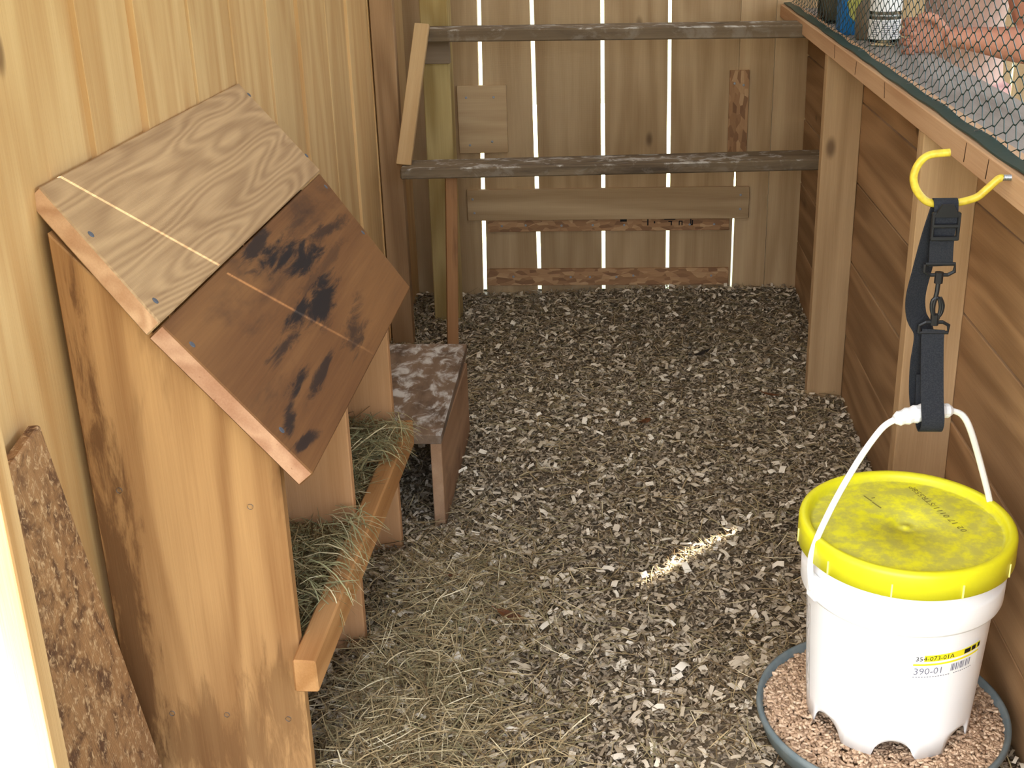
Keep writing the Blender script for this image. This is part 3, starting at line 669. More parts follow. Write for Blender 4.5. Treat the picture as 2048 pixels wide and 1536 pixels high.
# outline print on the left flank of the bucket
LAB = math.radians(-172); LSC = 1.0; LDZ = 0.0
bm = bmesh.new()
def line(pts, r=0.0003): tube_bm(bm, [wrap(u_, z_, 0.0004) for u_, z_ in pts], r, 4)
line([(0.0, 0.165), (0.0, 0.343)], 0.00035); line([(0.0, 0.343), (-0.05, 0.343), (-0.11, 0.343)], 0.00035); line([(0.0, 0.165), (-0.06, 0.165), (-0.11, 0.165)], 0.00035)
for z0, hh in ((0.310, 0.028), (0.250, 0.045), (0.200, 0.024)):
    line([(-0.022 + 0.014 * math.cos(t) , z0 + hh * math.sin(t) * 0.8) for t in np.linspace(0, 6.0, 24)], 0.0004)
    line([(-0.045 + 0.012 * math.cos(t), z0 + hh * math.sin(t)) for t in np.linspace(0.5, 6.6, 24)], 0.0004)
bm_obj('printed_emblem', bm, plain('ink_pale', srgb(160, 154, 148), 0.7, 0.2), bk, FM)
bm = bmesh.new()
lathe_bm(bm, [(0, 0.103), (0.184, 0.103), (0.192, 0.136), (0.196, 0.140), (0.200, 0.139), (0.201, 0.131), (0.199, 0.128), (0.190, 0.100), (0.0, 0.098)], 96)
bm_obj('pan', bm, MT['pan'], fd, FM @ Matrix.Translation((-0.008, 0, 0)), smooth=True)
# pellets
def pellets(n):
    r = np.sqrt(rng.uniform(0.02 ** 2, 0.190 ** 2, n)); t = rng.uniform(0, 2 * np.pi, n)
    c = np.stack([r * np.cos(t), r * np.sin(t), 0.1235 + rng.uniform(0, 0.006, n) + 0.008 * np.exp(-((r - 0.12) / 0.03) ** 2)], 1)
    L = rng.uniform(0.006, 0.013, n); ya = rng.uniform(0, 2 * np.pi, n); pi_ = rng.normal(0, 0.22, n)
    ax = np.stack([np.cos(ya) * np.cos(pi_), np.sin(ya) * np.cos(pi_), np.sin(pi_)], 1)
    u = np.stack([-np.sin(ya), np.cos(ya), np.zeros(n)], 1); w = np.cross(ax, u)
    V = []
    for e in (-1, 1):
        for j in range(5):
            a = 2 * np.pi * j / 5
            V.append(c + ax * (e * L / 2)[:, None] + (u * math.cos(a) + w * math.sin(a)) * 0.0023)
    return np.stack(V, 1), rng.uniform(0, 1, n)
def bulk(name, V, quads, shade, mat, mw=None, parent=None, extra=None):
    n, kv, _ = V.shape
    me = bpy.data.meshes.new(name)
    idx = []
    loops = np.concatenate([np.array(q, np.int64) for q in quads])
    sizes = np.array([len(q) for q in quads], np.int64)
    allv = (loops[None, :] + (np.arange(n) * kv)[:, None]).ravel()
    tot = np.tile(sizes, n); start = np.concatenate([[0], np.cumsum(tot)[:-1]])
    me.vertices.add(n * kv); me.vertices.foreach_set('co', V.astype(np.float32).ravel())
    me.loops.add(len(allv)); me.loops.foreach_set('vertex_index', allv.astype(np.int32))
    me.polygons.add(len(tot)); me.polygons.foreach_set('loop_start', start.astype(np.int32))
    at = me.attributes.new('shade', 'FLOAT', 'POINT'); at.data.foreach_set('value', np.repeat(shade, kv).astype(np.float32))
    me.update(calc_edges=True); me.validate()
    me.materials.append(mat)
    return link(bpy.data.objects.new(name, me), parent, mw)
V, s_ = pellets(8500)
pel = bulk('feed_pellets', V, [(0, 1, 2, 3, 4)[::-1], (5, 6, 7, 8, 9)] + [(j, (j + 1) % 5, 5 + (j + 1) % 5, 5 + j) for j in range(5)], s_, MT['pellet'], FM @ Matrix.Translation((-0.007, 0, 0)), fd)
pel['kind'] = 'stuff'
bm = bmesh.new(); lathe_bm(bm, [(0, 0.122), (0.189, 0.122), (0.184, 0.106), (0, 0.106)], 48)
ub = bm_obj('feed_bed', bm, plain('feed_bed', srgb(120, 94, 74), 0.9, 0.1), fd, FM); ub['kind'] = 'stuff'

# ------------------------------------------------------------------ hook and strap
HY = 1.745
hk = thing('screw_hook', 'yellow vinyl-coated screw hook in the rail holding the black strap', 'hook', (0.545, HY, 1.006))
hp = [(0.523, 1.006), (0.507, 0.990), (0.495, 0.980), (0.469, 0.973), (0.443, 0.972), (0.427, 0.977), (0.413, 0.993), (0.408, 1.012), (0.414, 1.030), (0.427, 1.041), (0.454, 1.044)]
bm = bmesh.new(); tube_bm(bm, smooth_path([(0.528, HY, 1.007)] + [(x, HY, z) for x, z in hp], 5), 0.0055, 12)
bm_obj('hook_bend', bm, MT['hook'], hk, smooth=True)
bm = bmesh.new()
pts = []; rr_ = []
for i in range(25): pts.append((0.549 - 0.001 * i, HY, 1.008)); rr_.append(0.0040 + (0.0006 if i % 2 else -0.0004))
tube_bm(bm, pts, rr_, 10); bm_obj('screw_thread', bm, MT['steel'], hk)
sp = thing('strap', 'black webbing strap with buckle and clip between yellow hook and bucket handle', 'strap', (0.453, 1.735, 0.64))
SX = 0.453; yf = 1.734
bm = bmesh.new()
ribbon_bm(bm, smooth_path([(SX, yf + 0.016, 0.935), (SX, yf + 0.017, 0.965), (SX, yf + 0.011, 0.979), (SX, yf - 0.000, 0.976), (SX, yf - 0.004, 0.955), (SX - 0.001, yf - 0.001, 0.925), (SX + 0.001, yf, 0.885)], 5), (1, 0, 0), 0.033, 0.0022)
bm_obj('upper_webbing', bm, MT['web'], sp)
bm = bmesh.new()
for (c, s_2) in (((SX - 0.017, yf - 0.006, 0.944), (0.004, 0.008, 0.040)), ((SX + 0.018, yf - 0.006, 0.944), (0.004, 0.008, 0.040)), ((SX, yf - 0.007, 0.962), (0.036, 0.006, 0.006)), ((SX, yf - 0.007, 0.945), (0.036, 0.007, 0.005)), ((SX, yf - 0.007, 0.927), (0.038, 0.007, 0.006))): box_bm(bm, c, s_2)
bmesh.ops.bevel(bm, geom=bm.edges[:], offset=0.001, segments=1, affect='EDGES')
tabv = [bm.verts.new(q) for q in ((SX - 0.017, yf - 0.011, 0.958), (SX + 0.017, yf - 0.011, 0.958), (SX + 0.008, yf - 0.014, 0.976), (SX - 0.008, yf - 0.014, 0.976), (SX - 0.017, yf - 0.007, 0.958), (SX + 0.017, yf - 0.007, 0.958), (SX + 0.008, yf - 0.011, 0.977), (SX - 0.008, yf - 0.011, 0.977))]
for q in ((0, 1, 2, 3), (7, 6, 5, 4), (0, 4, 5, 1), (1, 5, 6, 2), (2, 6, 7, 3), (3, 7, 4, 0)): bm.faces.new([tabv[i] for i in q])
bm_obj('slide_buckle', bm, MT['buckle'], sp)
def dframe(zc, y, flip):
    bm = bmesh.new(); w2 = 0.0205; h2 = 0.008
    tube_bm(bm, [(SX - w2, y, zc + flip * h2), (SX + w2, y, zc + flip * h2), (SX + w2, y, zc - flip * h2 * 0.4), (SX + 0.012, y, zc - flip * h2), (SX - 0.012, y, zc - flip * h2), (SX - w2, y, zc - flip * h2 * 0.4), (SX - w2, y, zc + flip * h2)], 0.0028, 6)
    tube_bm(bm, [(SX, y, zc - flip * 0.004), (SX, y, zc - flip * 0.020)], 0.0062, 10)
    return bm
sw = bm_obj('swivel_ring', dframe(0.880, yf - 0.001, 1), MT['buckle'], sp)
bm_obj('swivel_ring', dframe(0.793, yf - 0.001, -1), MT['buckle'], sp)
bm = bmesh.new()
tube_bm(bm, smooth_path([(SX, yf - 0.001, 0.862), (SX - 0.001, yf - 0.002, 0.845), (SX - 0.004, yf - 0.002, 0.825), (SX - 0.002, yf - 0.002, 0.812), (SX + 0.006, yf - 0.002, 0.812), (SX + 0.009, yf - 0.002, 0.826), (SX + 0.004, yf - 0.002, 0.838)], 4), 0.0034, 8)
tube_bm(bm, smooth_path([(SX + 0.001, yf - 0.003, 0.802), (SX - 0.006, yf - 0.003, 0.820), (SX - 0.006, yf - 0.003, 0.835), (SX + 0.002, yf - 0.003, 0.838), (SX + 0.006, yf - 0.003, 0.824), (SX + 0.004, yf - 0.003, 0.806)], 4), 0.0026, 8)
bm_obj('snap_clip', bm, MT['buckle'], sp)
bm = bmesh.new()
ribbon_bm(bm, smooth_path([(SX, yf - 0.001, 0.790), (SX - 0.001, yf - 0.006, 0.770), (SX - 0.001, yf - 0.034, 0.700), (SX, yf - 0.048, 0.668), (SX, yf - 0.044, 0.650), (SX, yf - 0.028, 0.644), (SX, yf - 0.010, 0.656), (SX - 0.002, yf + 0.000, 0.72)], 5), (1, 0, 0), 0.032, 0.0022)
bm_obj('lower_webbing', bm, MT['web'], sp)
bm = bmesh.new()
tp = [(SX - 0.004, yf + 0.014, 0.965), (SX - 0.012, yf + 0.016, 0.925), (SX - 0.020, yf + 0.016, 0.875), (SX - 0.026, yf + 0.014, 0.835), (SX - 0.022, yf + 0.014, 0.805), (SX - 0.010, yf + 0.012, 0.780), (SX - 0.012, yf + 0.010, 0.735), (SX - 0.010, yf + 0.008, 0.690), (SX - 0.004, yf + 0.005, 0.655)]
ribbon_bm(bm, smooth_path(tp, 5), (0.9, 0.45, 0), 0.034, 0.0022)
bm_obj('loose_webbing', bm, MT['web'], sp)

# ------------------------------------------------------------------ netting over the opening, shelf
nt = thing('poultry_netting', 'dark green hexagonal plastic netting stretched above the right rail', 'netting', (0.58, 2.7, 1.016))
segs = []; tw = []
P2 = 0.029; RH = 0.0232; tws = 0.011
def npt(y, z):
    zz = max(z, 0.0)
    x = 0.5715 + min(0.014, zz * 0.45) + 0.003 * math.sin(y * 5)
    return (x - 0.0012 * (y - 1.05), y, 1.0175 + zz * (1.0 if zz > 0.03 else 0.75) - (0.25 * 0.03 * 0 ))
ncol = int((YB - 1.06) / P2); nrow = int(1.02 / RH)
for i in range(ncol):
    yc = 1.06 + i * P2
    off = 0.0 if i % 2 == 0 else RH / 2
    for j in range(nrow):
        z = j * RH + off
        a_ = (yc - tws / 2, z); b_ = (yc + tws / 2, z)
        tw.append((a_, b_))
        nb_y = yc + P2 - tws / 2
        segs.append((b_, (nb_y, z + RH / 2))); 
        if z - RH / 2 >= -1e-6: segs.append((b_, (nb_y, z - RH / 2)))
def wires(lst, r):
    A = np.array([npt(*a_) for a_, b_ in lst]); B = np.array([npt(*b_) for a_, b_ in lst])
    t = B - A; t /= np.linalg.norm(t, axis=1)[:, None]
    u = np.cross(t, np.array([1.0, 0, 0])); u /= np.linalg.norm(u, axis=1)[:, None]; w = np.cross(t, u)
    V = [c + (u * math.cos(q) + w * math.sin(q)) * r for c in (A, B) for q in (0.5, 2.594, 4.689)]
    return np.stack(V, 1)
tri = [(0, 1, 4, 3), (1, 2, 5, 4), (2, 0, 3, 5)]
V = np.concatenate([wires(segs, 0.0010), wires(tw, 0.0017)])
me_o = bulk('mesh_wire', V, tri, np.zeros(len(V)), MT['net'], None, nt)
bm = bmesh.new(); rows = []
for i in range(120):
    y = 1.06 + (YB - 1.07) * i / 119
    x0 = 0.549 + 0.0012 * math.sin(y * 9) - 0.0012 * (y - 1.05); x1 = 0.5735 + 0.002 * math.sin(y * 17) - 0.0012 * (y - 1.05); zz = 1.0165 + 0.0015 * math.sin(y * 23)
    rows.append([bm.verts.new(q) for q in ((x0, y, zz), (x1, y, zz + 0.001), (x1, y, zz + 0.004), (x0, y, zz + 0.003))])
for a_, b_ in zip(rows[:-1], rows[1:]):
    for j in range(4): bm.faces.new((a_[j], a_[(j + 1) % 4], b_[(j + 1) % 4], b_[j]))
bm_obj('edge_band', bm, MT['net'], nt)
STM = bmesh.new(); tube_bm(STM, [(-0.006, 0, 0), (-0.006, 0, 0.003), (0.006, 0, 0.003), (0.006, 0, 0)], 0.0009, 5)
stme = bpy.data.meshes.new('staple'); STM.to_mesh(stme); STM.free(); stme.materials.append(MT['steel'])
for y in (1.45, 2.02, 2.52, 3.05, 3.55): link(bpy.data.objects.new('staple', stme), nt, Matrix.Translation((0.566, y, 1.0195)))
sh = thing('side_shelf', 'grey weathered plank shelf outside the netting', 'shelf', (0.69, 3.0, 0.98))
board('shelf_board', (0.678, 1.3, 0.988), (0.678, YB - 0.01, 0.988), (1, 0, 0), 0.154, 0.024, MT['shelf'], sh)
for y in (1.6, 2.9, 4.1): board('bracket', (0.678, y, 0.975), (0.745, y, 0.90), (0, 1, 0), 0.03, 0.02, MT['shelf'], sh)

# jars and cartons on the shelf
def jar(name, label, x, y, r, h, group=None):
    j = thing(name, label, 'jar', (x, y, 1.0), group)
    bm = bmesh.new(); lathe_bm(bm, [(0, 0.001), (r * 0.86, 0.001), (r, 0.008), (r, h * 0.80), (r * 0.84, h * 0.90), (r * 0.84, h), (r * 0.80, h), (r * 0.80, h * 0.90), (r * 0.94, h * 0.79), (r * 0.94, 0.011), (0, 0.009)], 40)
    bm_obj('glass_body', bm, MT['glass'], j, Matrix.Translation((x, y, 1.0)), smooth=True)
    bm = bmesh.new(); lathe_bm(bm, [(0, h + 0.014), (r * 0.86, h + 0.014), (r * 0.90, h + 0.011), (r * 0.90, h - 0.004), (r * 0.85, h - 0.004), (0, h + 0.010)], 36)
    bm_obj('lid', bm, MT['lid_m'], j, Matrix.Translation((x, y, 1.0)), smooth=True)
    return j
jx, jy, jr = 0.670, 3.320, 0.039
j1 = jar('glass_jar', 'clear glass jar with two white printed labels on the shelf', jx, jy, jr, 0.17)
def cyl_patch(cx, cy, r, z0, z1, t0, t1, n=20):
    vs_ = []
    for i in range(n + 1):
        t = t0 + (t1 - t0) * i / n
        vs_ += [(cx + r * math.cos(t), cy + r * math.sin(t), z0), (cx + r * math.cos(t), cy + r * math.sin(t), z1)]
    return vs_, [(2 * i, 2 * i + 2, 2 * i + 3, 2 * i + 1) for i in range(n)]
A0, A1 = math.radians(-195), math.radians(-5)
la = mesh_obj('paper_label', *cyl_patch(jx, jy, jr + 0.0008, 1.018, 1.066, A0, A1), MT['paper'], j1)
lb = mesh_obj('paper_label', *cyl_patch(jx, jy, jr + 0.0008, 1.086, 1.132, A0, A1), MT['paper'], j1)
acc = ([], [])
for k_, z in enumerate(np.arange(1.024, 1.062, 0.0052)):
    for a_ in (-150, -112, -74): addgeo(acc, cyl_patch(jx, jy, jr + 0.0014, z, z + 0.0016, math.radians(a_), math.radians(a_ + (30 if k_ % 3 else 22)), 5))
mesh_obj('label_print', acc[0], acc[1], MT['ink_grey'], la)
bm = bmesh.new(); lathe_bm(bm, [(jr + 0.0006, 0.073), (jr + 0.0016, 0.074), (jr + 0.0016, 0.077), (jr + 0.0006, 0.078)], 36)
bm_obj('bead_ring', bm, MT['lid_m'], j1, Matrix.Translation((jx, jy, 1.0)), smooth=True)
bt = thing('brown_bottle', 'squat brownish bottle standing between blue carton and labelled jar', 'bottle', (0.655, 3.46, 1.0))
bm = bmesh.new(); lathe_bm(bm, [(0, 0), (0.030, 0), (0.033, 0.005), (0.033, 0.075), (0.022, 0.095), (0.014, 0.105), (0.014, 0.125), (0, 0.125)], 32)
bm_obj('bottle_body', bm, MT['amber'], bt, WM[bt.name], smooth=True)
bm = bmesh.new(); lathe_bm(bm, [(0, 0.150), (0.015, 0.150), (0.016, 0.147), (0.016, 0.124), (0.0, 0.124)], 24)
bm_obj('cap', bm, MT['lid_m'], bt, WM[bt.name], smooth=True)
cb_ = thing('blue_carton', 'bright blue carton with yellow-green printed patch on the shelf', 'carton', (0.632, 3.60, 1.0))
bm = bmesh.new(); box_bm(bm, (0, 0, 0.085), (0.070, 0.085, 0.17)); bmesh.ops.bevel(bm, geom=bm.edges[:], offset=0.005, segments=2, affect='EDGES')
bm_obj('carton_body', bm, MT['blue_pl'], cb_, Matrix.Translation((0.636, 3.60, 1.0)))
bm = bmesh.new(); vq = [bm.verts.new((0.0 + 0.028 * math.cos(t) * (1 + 0.12 * math.sin(5 * t)) + 0.008, -0.0432, 0.075 + 0.038 * math.sin(t) * (1 + 0.1 * math.cos(4 * t)))) for t in np.linspace(0, 6.283, 26)[:-1]]
bm.faces.new(vq); r_ = bmesh.ops.extrude_face_region(bm, geom=bm.faces[:]); bmesh.ops.translate(bm, verts=[q for q in r_['geom'] if isinstance(q, bmesh.types.BMVert)], vec=(0, -0.0008, 0))
bm_obj('printed_patch', bm, MT['label_g'], cb_, Matrix.Translation((0.636, 3.60, 1.0)))
bm = bmesh.new(); box_bm(bm, (0, 0, 0.180), (0.024, 0.024, 0.02)); bmesh.ops.bevel(bm, geom=bm.edges[:], offset=0.003, segments=1, affect='EDGES')
bm_obj('spout', bm, MT['paper'], cb_, Matrix.Translation((0.636, 3.60, 1.0)))
j2 = jar('storage_jar', 'dull dusty glass jar at the far end of the shelf', 0.640, 3.90, 0.052, 0.17)
bm = bmesh.new(); lathe_bm(bm, [(0, 0.012), (0.047, 0.012), (0.047, 0.11), (0, 0.115)], 32)
bm_obj('contents', bm, MT['tin'], j2, WM[j2.name], smooth=True)

# ------------------------------------------------------------------ person behind the shelf
pr = thing('person', 'person in a pale pinkish shirt reaching a bare forearm over the shelf', 'person', (0.90, 3.46, -0.06))
def loft(bm, secs, seg=18, cap=True):
    """secs: (centre, dir, rx, ry, xaxis)"""
    rings = []
    for c, d, rx, ry, xa in secs:
        d = Vector(d).normalized(); xa = Vector(xa); xa = (xa - d * xa.dot(d)).normalized(); ya = d.cross(xa)
        rings.append([bm.verts.new(Vector(c) + xa * (rx * math.cos(6.28318 * j / seg)) + ya * (ry * math.sin(6.28318 * j / seg))) for j in range(seg)])
    for a_, b_ in zip(rings[:-1], rings[1:]):
        for j in range(seg): bm.faces.new((a_[j], a_[(j + 1) % seg], b_[(j + 1) % seg], b_[j]))
    if cap: bm.faces.new(rings[0][::-1]); bm.faces.new(rings[-1])
def remesh(o, vox, sm=4):
    m1 = o.modifiers.new('remesh', 'REMESH'); m1.mode = 'VOXEL'; m1.voxel_size = vox; m1.use_smooth_shade = True
    m2 = o.modifiers.new('smooth', 'SMOOTH'); m2.iterations = sm; m2.factor = 0.5
    dg = bpy.context.evaluated_depsgraph_get(); dg.update()
    me = bpy.data.meshes.new_from_object(o.evaluated_get(dg)); o.modifiers.clear(); o.data = me
    me.polygons.foreach_set('use_smooth', [True] * len(me.polygons))
UPV = (0, 0, 1); XA = (1, 0, 0)
px_, py_ = 0.90, 3.46
def torso_secs(gr=0.0, z0=0.80, z1=1.46):
    tb = [(0.78, 0.120, 0.168), (0.88, 0.118, 0.172), (0.98, 0.108, 0.152), (1.06, 0.102, 0.142), (1.18, 0.112, 0.158), (1.30, 0.116, 0.178), (1.38, 0.104, 0.182), (1.43, 0.080, 0.140), (1.46, 0.060, 0.075)]
    return [((px_ + (0.01 if z > 1.1 else 0), py_, z - 0.02), UPV, rx * 0.84 + gr, ry + gr, XA) for z, rx, ry in tb if z0 <= z <= z1]
bm = bmesh.new()
loft(bm, torso_secs())
loft(bm, [((px_ + 0.01, py_, 1.40), UPV, 0.055, 0.055, XA), ((px_ + 0.0, py_, 1.50), (-0.15, 0, 1), 0.052, 0.050, XA), ((px_ - 0.01, py_, 1.56), UPV, 0.055, 0.05, XA)])
hd_c = Vector((px_ - 0.025, py_, 1.60))
loft(bm, [((hd_c.x + dx, py_, hd_c.z + dz), UPV, rx, ry, XA) for dz, rx, ry, dx in ((-0.105, 0.030, 0.024, -0.055), (-0.095, 0.055, 0.042, -0.030), (-0.06, 0.080, 0.060, -0.012), (-0.01, 0.092, 0.070, 0), (0.04, 0.096, 0.075, 0.004), (0.08, 0.088, 0.068, 0.006), (0.105, 0.060, 0.048, 0.006), (0.118, 0.025, 0.02, 0.006))])
loft(bm, [((hd_c.x - 0.088, py_, hd_c.z + 0.012), (-0.1, 0, -1), 0.010, 0.008, XA), ((hd_c.x - 0.098, py_, hd_c.z - 0.012), (-0.1, 0, -1), 0.014, 0.011, XA), ((hd_c.x - 0.096, py_, hd_c.z - 0.032), (0.1, 0, -1), 0.018, 0.016, XA), ((hd_c.x - 0.084, py_, hd_c.z - 0.040), (0.3, 0, -1), 0.012, 0.012, XA)], 10)
loft(bm, [((hd_c.x - 0.083, py_ - 0.022, hd_c.z - 0.062), (0, 1, 0), 0.004, 0.004, XA), ((hd_c.x - 0.088, py_, hd_c.z - 0.060), (0, 1, 0), 0.009, 0.009, XA), ((hd_c.x - 0.083, py_ + 0.022, hd_c.z - 0.062), (0, 1, 0), 0.004, 0.004, XA)], 8)
for s in (-1, 1):
    loft(bm, [((hd_c.x + 0.012, py_ + s * 0.070, hd_c.z - 0.03), UPV, 0.010, 0.008, XA), ((hd_c.x + 0.018, py_ + s * 0.078, hd_c.z), UPV, 0.018, 0.010, XA), ((hd_c.x + 0.016, py_ + s * 0.078, hd_c.z + 0.026), UPV, 0.013, 0.009, XA)], 10)
    hip = Vector((px_ + 0.005, py_ + s * 0.088, 0.84)); kn = Vector((px_ - 0.005, py_ + s * 0.095, 0.46)); an = Vector((px_ + 0.02, py_ + s * 0.10, 0.03))
    loft(bm, [(hip, (0, 0, -1), 0.095, 0.086, XA), (hip.lerp(kn, 0.4), (0, 0, -1), 0.080, 0.074, XA), (hip.lerp(kn, 0.85), (0, 0, -1), 0.060, 0.056, XA), (kn, (0, 0, -1), 0.056, 0.054, XA), (kn.lerp(an, 0.25), (0, 0, -1), 0.058, 0.052, XA), (kn.lerp(an, 0.7), (0, 0, -1), 0.042, 0.038, XA), (an, (0, 0, -1), 0.036, 0.034, XA)])
    loft(bm, [((an.x + 0.05, an.y, -0.02), (-1, 0, 0), 0.03, 0.03, (0, 1, 0)), ((an.x - 0.02, an.y, -0.015), (-1, 0, 0.0), 0.038, 0.045, (0, 1, 0)), ((an.x - 0.10, an.y, -0.03), (-1, 0, 0), 0.042, 0.028, (0, 1, 0)), ((an.x - 0.17, an.y, -0.038), (-1, 0, 0), 0.036, 0.018, (0, 1, 0))])
# near arm: upper arm down, forearm forward over the shelf; far arm hangs
shl = Vector((0.925, 3.275, 1.36)); elb = Vector((1.005, 3.165, 1.005)); wri = Vector((0.800, 3.155, 1.036))
loft(bm, [(shl + Vector((0, 0.05, 0.03)), (0.1, -0.8, -0.5), 0.060, 0.055, XA), (shl, (0.15, -0.4, -1), 0.058, 0.054, XA), (shl.lerp(elb, 0.5), (0.17, -0.38, -1), 0.050, 0.046, XA), (shl.lerp(elb, 0.9), (0, -0.3, -1), 0.042, 0.040, XA), (elb + Vector((0.004, 0, -0.028)), (-0.5, -0.1, -1), 0.032, 0.032, XA)])
loft(bm, [(elb + Vector((0.022, 0, 0.0)), (-1, 0, -0.1), 0.030, 0.030, (0, 1, 0)), (elb + Vector((-0.02, 0, 0)), (-1, 0, -0.1), 0.041, 0.041, (0, 1, 0)), (elb.lerp(wri, 0.3), (-1, 0, -0.1), 0.044, 0.042, (0, 1, 0)), (elb.lerp(wri, 0.7), (-1, 0, -0.1), 0.034, 0.031, (0, 1, 0)), (wri, (-1, 0, -0.05), 0.029, 0.023, (0, 1, 0)), (wri + Vector((-0.02, 0, 0.0)), (-1, 0.1, 0), 0.031, 0.022, (0, 1, 0))])
# hand: thumb side up, fingers curl round an unseen rim next to the jar
HB = wri + Vector((-0.015, 0.0, 0.0))
loft(bm, [(HB, (-1, 0.1, 0), 0.016, 0.027, (0, 1, 0)), (HB + Vector((-0.035, 0.003, 0.002)), (-1, 0.1, 0), 0.016, 0.040, (0, 1, 0)), (HB + Vector((-0.070, 0.006, 0.004)), (-1, 0.1, 0), 0.014, 0.042, (0, 1, 0)), (HB + Vector((-0.082, 0.006, 0.004)), (-1, 0.1, 0), 0.011, 0.038, (0, 1, 0))])
kx = HB.x - 0.076
for i, (dz, l1, l2, l3, r) in enumerate(((0.036, 0.030, 0.024, 0.019, 0.0088), (0.0125, 0.033, 0.027, 0.021, 0.0090), (-0.0115, 0.031, 0.025, 0.019, 0.0086), (-0.034, 0.025, 0.019, 0.016, 0.0076))):
    p0 = Vector((kx, HB.y + 0.006, HB.z + 0.004 + dz))
    a1, a2, a3 = math.radians(25), math.radians(100 + 4 * i), math.radians(158)
    q = [p0]
    for a_, l_ in ((a1, l1), (a2, l2), (a3, l3)): q.append(q[-1] + Vector((-math.cos(a_), -math.sin(a_), -0.03)) * l_)
    tube_bm(bm, smooth_path([p0 + Vector((0.02, 0, 0))] + q, 4), [r] * (4 * 4 - 4) + [r * 0.98, r * 0.94, r * 0.88, r * 0.8, r * 0.6], 8)
tube_bm(bm, smooth_path([HB + Vector((-0.012, -0.004, 0.020)), HB + Vector((-0.034, -0.018, 0.044)), HB + Vector((-0.060, -0.030, 0.052)), HB + Vector((-0.080, -0.034, 0.048))], 4), [0.013] * 5 + [0.0115] * 4 + [0.0105, 0.010, 0.009, 0.006], 8)
s2 = Vector((0.915, 3.645, 1.36)); e2 = Vector((0.935, 3.70, 1.08)); w2_ = Vector((0.88, 3.69, 0.84))
loft(bm, [(s2 + Vector((0, -0.05, 0.03)), (0.1, 0.8, -0.5), 0.060, 0.055, XA), (s2, (0, 0.3, -1), 0.058, 0.054, XA), (s2.lerp(e2, 0.5), (0, 0.2, -1), 0.050, 0.046, XA), (e2, (0, 0, -1), 0.041, 0.040, XA), (e2.lerp(w2_, 0.35), (-0.2, 0, -1), 0.042, 0.040, XA), (w2_, (-0.2, 0, -1), 0.026, 0.024, XA), (w2_ + Vector((-0.02, 0, -0.07)), (-0.2, 0, -1), 0.040, 0.017, XA), (w2_ + Vector((-0.025, 0, -0.095)), (-0.2, 0, -1), 0.036, 0.013, XA)])
for i in range(4):
    b0 = w2_ + Vector((-0.052 + 0.019 * i, 0, -0.085)); tube_bm(bm, [b0, b0 + Vector((-0.006, -0.002, -0.035)), b0 + Vector((-0.008, -0.010, -0.06)), b0 + Vector((-0.006, -0.02, -0.078 + 0.006 * abs(i - 1.5)))], [0.0088, 0.0086, 0.0080, 0.006], 8)
tube_bm(bm, [w2_ + Vector((-0.03, 0, -0.03)), w2_ + Vector((-0.058, -0.008, -0.062)), w2_ + Vector((-0.064, -0.012, -0.09))], [0.012, 0.0105, 0.007], 8)
bd = bm_obj('body', bm, MT['skin'], pr); remesh(bd, 0.0036, 4)
bm = bmesh.new(); loft(bm, torso_secs(0.012, 0.86, 1.44))
loft(bm, [(shl + Vector((0, 0.05, 0.03)), (0.1, -0.8, -0.5), 0.070, 0.066, XA), (shl, (0.15, -0.4, -1), 0.070, 0.066, XA), (shl.lerp(elb, 0.45), (0.17, -0.38, -1), 0.066, 0.062, XA)])
loft(bm, [(s2 + Vector((0, -0.05, 0.03)), (0.1, 0.8, -0.5), 0.070, 0.066, XA), (s2, (0, 0.3, -1), 0.070, 0.066, XA), (s2.lerp(e2, 0.45), (0, 0.2, -1), 0.066, 0.062, XA)])
shirt = bm_obj('shirt', bm, MT['shirt'], pr); remesh(shirt, 0.009, 3)
bm = bmesh.new(); loft(bm, torso_secs(0.008, 0.76, 0.99))
for s in (-1, 1):
    hip = Vector((px_ + 0.005, py_ + s * 0.088, 0.84)); kn = Vector((px_ - 0.005, py_ + s * 0.095, 0.46))
    loft(bm, [(hip + Vector((0, 0, 0.05)), (0, 0, -1), 0.110, 0.100, XA), (hip.lerp(kn, 0.4), (0, 0, -1), 0.100, 0.092, XA), (hip.lerp(kn, 0.9), (0, 0, -1), 0.092, 0.086, XA)])
sho = bm_obj('shorts', bm, MT['shorts'], pr); remesh(sho, 0.010, 3)
bm = bmesh.new()
loft(bm, [((hd_c.x + dx, py_, hd_c.z + dz), UPV, rx, ry, XA) for dz, rx, ry, dx in ((-0.05, 0.045, 0.066, 0.060), (0.0, 0.075, 0.080, 0.036), (0.045, 0.090, 0.084, 0.022), (0.085, 0.092, 0.078, 0.014), (0.115, 0.066, 0.056, 0.010), (0.130, 0.030, 0.026, 0.008))])
hr = bm_obj('hair', bm, MT['hair'], pr); remesh(hr, 0.009, 3)
